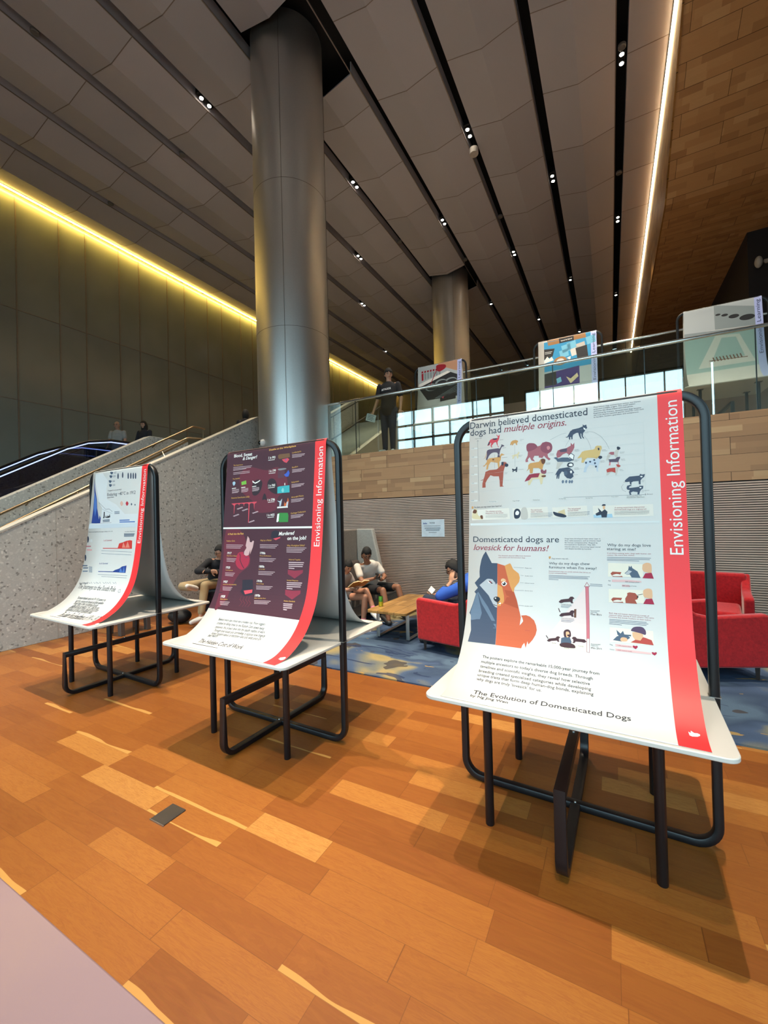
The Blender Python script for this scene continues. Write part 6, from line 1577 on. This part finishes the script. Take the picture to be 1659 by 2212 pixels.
COTW = plain('white_cotton', '#cfc8bf', 0.9); COTB = plain('black_cotton', '#131318', 0.9, 0, 0.2); NAVY = plain('navy_trousers', '#20283a', 0.9, 0, 0.2); KHAKI = plain('khaki_cotton', '#a08a68', 0.9); DKJ = plain('dark_jacket', '#15161c', 0.85, 0, 0.25); SHW = plain('white_shoe', '#dad6d0', 0.6); SHD = plain('dark_shoe', '#1b1a1c', 0.6)
# boy in the white t-shirt
J = scale_from_eye(dict(pelvis=(-3.46, 5.83, 0.5), chest=(-3.40, 5.68, 0.77), neck=(-3.355, 5.59, 0.9), head=(-3.325, 5.52, 1.035), ls=(-3.30, 5.80, 0.85), rs=(-3.44, 5.43, 0.86), le=(-3.16, 5.79, 0.67), re=(-3.30, 5.33, 0.65), lw=(-3.08, 5.57, 0.66), rw=(-3.12, 5.37, 0.7), lh=(-3.37, 5.93, 0.47), rh=(-3.44, 5.72, 0.47), lk=(-2.92, 5.77, 0.52), rk=(-2.98, 5.39, 0.53), la=(-2.78, 5.72, 0.12), ra=(-2.86, 5.33, 0.12)), 1.02)
r, Jb = person('boy in a white t-shirt and black shorts sitting on the sofa looking at a phone', J, (0.62, -0.62, -0.42), (0.15, -0.1, 1), 0.92, '#8f6148', 'up', None, True, COTW, 0.6, COTB, 0.72, SHD, None, None, {'r': {'palm': (0.5, 0.3, 1), 'curl': 0.75}, 'l': {'palm': (0, -0.6, 0.5), 'curl': 0.8}})
p = world(r, Jb['rw']) + Vector((0.075, 0.0, 0.035)); o = MB().box(-0.036, 0.036, -0.075, 0.075, -0.004, 0.004).build('mobile_phone', plain('black_phone', '#0c0c0f', 0.2), None, bevel=0.003, loc=p); o.rotation_euler = (0.5, 0.25, 0.7); tag(o, 'dark phone in the hand of the boy in white', 'phone')
b = MB(); fr = random.Random(3)
# faint grey print on the shirt front
# girl reading
J = scale_from_eye(dict(pelvis=(-3.55, 5.10, 0.5), chest=(-3.47, 5.07, 0.72), neck=(-3.40, 5.04, 0.82), head=(-3.345, 5.02, 0.915), ls=(-3.44, 5.2, 0.76), rs=(-3.44, 4.9, 0.76), le=(-3.33, 5.16, 0.62), re=(-3.33, 4.84, 0.61), lw=(-3.2, 5.0, 0.63), rw=(-3.2, 4.88, 0.61), lh=(-3.47, 5.19, 0.47), rh=(-3.47, 5.03, 0.47), lk=(-3.09, 5.10, 0.57), rk=(-3.02, 4.95, 0.51), la=(-2.9, 5.0, 0.3), ra=(-3.05, 4.93, 0.13)), 1.03)
r, Jg = person('girl with black hair reading an open book on the sofa', J, (0.75, -0.35, -0.55), (0.3, -0.1, 1), 0.85, '#a8765c', 'long', None, False, plain('grey_pink_cotton', '#8d827d', 0.9), 0.6, plain('dark_shorts', '#3a3434', 0.9), 0.35, SHW, plain('pink_sock', '#d4758a', 0.9), {'l': (0.8, -0.3, -0.4), 'r': (0.9, -0.2, -0.25)}, {'r': {'palm': (0.3, 0.2, 1), 'curl': 0.6}, 'l': {'palm': (0.3, -0.2, 1), 'curl': 0.6}})
bk = empty('open_book', (-3.19, 5.06, 0.66)); bk.rotation_euler = (0.0, -0.5, -0.45); tag(bk, 'open book with cream pages held by the girl on the sofa', 'book')
PG = plain('book_page', '#d8c79c', 0.8)
for sd in (-1, 1):
    MB().prism([(0, 0), (sd * 0.05, 0.022), (sd * 0.13, 0.012), (sd * 0.13, 0.0), (sd * 0.05, 0.008), (0, -0.008)], 'x', -0.095, 0.095).build('page_block', PG, bk, smooth=40)
    MB().prism([(0, -0.009), (sd * 0.05, 0.006), (sd * 0.138, -0.002), (sd * 0.138, -0.006), (sd * 0.05, 0.002), (0, -0.013)], 'x', -0.1, 0.1).build('cover', plain('orange_cover', '#b5742c', 0.6), bk, smooth=40)
r = empty('paper_cup', (-3.4, 4.83, 0.412)); tag(r, 'pink and white paper cup standing on the sofa beside the girl', 'cup')
MB().lathe((0, 0, 0), [(0.028, 0), (0.04, 0.12)], 24).build('cup_body', plain('pink_cup', '#c8929b', 0.5), r); MB().lathe((0, 0, 0), [(0.042, 0.118), (0.042, 0.128), (0.034, 0.134)], 24).build('cup_lid', SHW, r)
# boy in the blue hoodie
HOOD = plain('blue_hoodie', '#1f4fa8', 0.85, 0, 0.1); HOODG = plain('dark_grey_hoodie', '#25272e', 0.9, 0, 0.15)
J = dict(pelvis=(-1.52, 4.92, 0.54), chest=(-1.46, 4.93, 0.74), neck=(-1.60, 4.91, 0.86), head=(-1.695, 4.88, 0.955), ls=(-1.50, 4.73, 0.79), rs=(-1.55, 5.13, 0.79), le=(-1.80, 4.66, 0.66), re=(-1.84, 5.05, 0.63), lw=(-1.70, 4.76, 0.81), rw=(-1.95, 4.93, 0.62), lh=(-1.58, 4.82, 0.5), rh=(-1.58, 5.03, 0.5), lk=(-2.02, 4.79, 0.58), rk=(-2.05, 5.02, 0.56), la=(-2.0, 4.84, 0.11), ra=(-2.03, 5.05, 0.11))
r, Jh = person('boy in a blue hoodie resting his head on his hand', J, (-0.88, -0.15, -0.5), (-0.35, 0, 1), 0.95, '#b07f62', 'short', None, True, HOODG, 1.55, NAVY, 1.85, SHD, None, {'l': (-0.9, 0.1, -0.1), 'r': (-0.9, 0.1, -0.1)}, {'l': {'palm': (0.1, 1, 0.1), 'curl': 0.35, 'dir': (0.05, 0.25, 0.8)}, 'r': {'palm': (0, 0, 1), 'curl': 0.8}})
b = MB()      # blue upper arm, shoulder yoke and hood of the hoodie
for q in 'lr': limb(b, Jh[q + 's'] + Vector((0.02, 0, 0.01)), Jh[q + 'e'], 0.076, 0.064); limb(b, Jh[q + 'e'], Jh[q + 'e'].lerp(Jh[q + 'w'], 0.4), 0.064, 0.055)
limb(b, Jh['ls'] + Vector((0.02, 0.02, 0.02)), Jh['rs'] + Vector((0.02, -0.02, 0.02)), 0.08, 0.08); b.ball(Jh['neck'] + Vector((0.1, 0, -0.02)), (0.1, 0.14, 0.08))
link(remesh(b, 0.012, 3), 'hood_and_sleeves', HOOD, r)['label'] = 'bright blue hood and sleeves'
o = MB().box(-0.035, 0.035, -0.07, 0.07, -0.004, 0.004).build('mobile_phone', SHW, None, bevel=0.003, loc=(-1.99, 4.86, 0.685)); o.rotation_euler = (0.3, -0.9, 0.5); tag(o, 'white phone lying against the knee of the boy in the blue hoodie', 'phone')
# man in the dark jacket
J = dict(pelvis=(-5.87, 4.85, 0.6), chest=(-5.80, 4.83, 0.85), neck=(-5.75, 4.80, 0.99), head=(-5.70, 4.80, 1.10), ls=(-5.68, 4.99, 0.93), rs=(-5.82, 4.66, 0.95), le=(-5.60, 4.80, 0.76), re=(-5.83, 4.45, 0.82), lw=(-5.70, 4.58, 0.80), rw=(-5.66, 4.55, 0.81), lh=(-5.82, 4.93, 0.56), rh=(-5.93, 4.74, 0.57), lk=(-5.68, 4.46, 0.6), rk=(-6.03, 4.32, 0.585), la=(-5.63, 4.33, 0.14), ra=(-5.66, 4.22, 0.60))
person('man in a dark jacket and khaki trousers sitting with one leg crossed', J, (-0.35, -0.85, -0.3), (0.1, 0, 1), 0.98, '#b08065', 'short', None, True, DKJ, 1.9, KHAKI, 1.85, SHW, None, {'l': (-0.2, -0.95, -0.1), 'r': (0.15, -0.9, 0.35)}, {'l': {'curl': 0.9}, 'r': {'curl': 0.9}}, hem=0.05)
# standing man on the landing
B = Vector((-3.97, 7.62, FZ))
J = {k: B + Vector(v) for k, v in dict(pelvis=(0, 0, 0.93), chest=(0.02, 0.0, 1.27), neck=(0.03, 0.0, 1.48), head=(0.035, -0.03, 1.63), ls=(0.215, 0.03, 1.41), rs=(-0.175, -0.03, 1.41), le=(0.27, 0.05, 1.13), re=(-0.24, -0.02, 1.13), lw=(0.28, -0.02, 0.88), rw=(-0.31, -0.08, 0.9), lh=(0.095, 0.02, 0.9), rh=(-0.09, -0.01, 0.9), lk=(0.08, 0.0, 0.5), rk=(-0.09, -0.02, 0.5), la=(0.07, 0.03, 0.09), ra=(-0.1, 0.01, 0.09)).items()}
r, Jm = person('man in a black printed t-shirt standing behind the glass balustrade looking right', J, (0.62, -0.76, -0.12), (0, 0, 1), 1.0, '#b98a70', 'fringe', None, True, COTB, 0.75, NAVY, 1.92, SHW, None, {'l': (0.35, -0.9, 0), 'r': (-0.2, -0.95, 0)}, None, FZ, hem=0.06)
fr = empty('printed_mark', (0, 0, 0)); bpy.data.objects.remove(fr)
vs, fs = text_mesh('METALLICA', 'bi'); x0 = min(v[0] for v in vs); x1 = max(v[0] for v in vs)
fv = []
for v in vs:
    q = (v[0] - x0) / (x1 - x0); a = (q - 0.5) * 0.21; hgt = 0.052 + 0.07 * max(0, abs(q - 0.5) - 0.38); fv.append((0.02 + a, -0.142 + 2.0 * a * a, 1.285 + v[1] * hgt + a * 0.05))
o = MB().add(fv, fs).build('printed_lettering', plain('white_print', '#e8e8e8', 0.7), r, smooth=0, recalc=False)
o = MB().box(-0.1, 0.1, -0.003, 0.003, -0.075, 0.075).build('flyer', plain('flyer_paper', '#dfe3e2', 0.6), None, loc=B + Vector((-0.335, -0.15, 0.76)), smooth=0); o.rotation_euler = (0.15, 0.3, 0.35); tag(o, 'white paper flyer held low by the man in the black t-shirt', 'paper')
b = MB(); 
for k in range(4): b.box(-0.075, 0.06 - 0.02 * (k % 2), -0.0045, -0.0032, 0.045 - 0.03 * k, 0.055 - 0.03 * k)
b.build('printed_lines', plain('notice_ink', '#4d5560'), o, smooth=0)
# woman by the upper stairs
B = Vector((-7.0, 9.55, FZ))
def stand(B, h, a, arm=0.0):
    """joints of a standing figure of height h facing direction a"""
    k = h / 1.74; c, s_ = math.cos(a), math.sin(a); f = Vector((c, s_, 0)); rt = Vector((s_, -c, 0)); L = lambda x, y, z: B + rt * x * k + f * y * k + Vector((0, 0, z * k))
    return dict(pelvis=L(0, 0, .93), chest=L(0, 0, 1.27), neck=L(0, -.01, 1.48), head=L(0, .03, 1.62), ls=L(-.19, 0, 1.41), rs=L(.19, 0, 1.41), le=L(-.24, .0 + arm * .1, 1.14), re=L(.24, .02 + arm * .05, 1.14), lw=L(-.2, .08 + .16 * arm, .95 + .15 * arm), rw=L(.22, .1 + .12 * arm, .94 + .1 * arm), lh=L(-.09, 0, .9), rh=L(.09, 0, .9), lk=L(-.09, .02, .5), rk=L(.09, .02, .5), la=L(-.09, 0, .09), ra=L(.09, 0, .09)), f, k
J, f, k = stand(B, 1.56, math.radians(215), 0.5)
person('woman with long black hair in a pale blouse and black skirt by the upper stairs', J, f, (0, 0, 1), k, '#b08065', 'long', None, False, plain('pale_blouse', '#a39a8e', 0.9), 0.5, COTB, 1.0, SHD, None, None, None, FZ, 0.01, True)
# people on the escalator and the head beyond the parapet
J, f, k = stand(Vector((-12.1, 6.75, 2.87)), 1.60, math.radians(-60), 0.4)
person('bald older man in a grey shirt at the top of the escalator', J, f, (0, 0, 1), k, '#a97f68', 'bald', plain('grey_hair', '#8b867f', 0.7), True, plain('grey_shirt', '#8d8c88', 0.9), 0.6, KHAKI, 1.9, SHD, None, None, None, 2.87, 0.011)
J, f, k = stand(Vector((-11.75, 7.3, 2.88)), 1.66, math.radians(-75), 0.6)
person('woman with long dark hair in a dark top at the top of the escalator', J, f, (0, 0, 1), k, '#b38b74', 'long', None, True, plain('dark_blue_top', '#191c26', 0.9, 0, 0.2), 1.9, COTB, 1.9, SHD, None, None, None, 2.87, 0.011)
J, f, k = stand(Vector((-8.72, 8.25, FZ)), 1.74, math.radians(110), 0.2)
person('dark haired person beyond the parapet end, only the head showing', J, f, (0, 0, 1), k, '#a97f68', 'bob', None, False, COTB, 1.9, COTB, 1.9, SHD, None, None, None, FZ, 0.012)
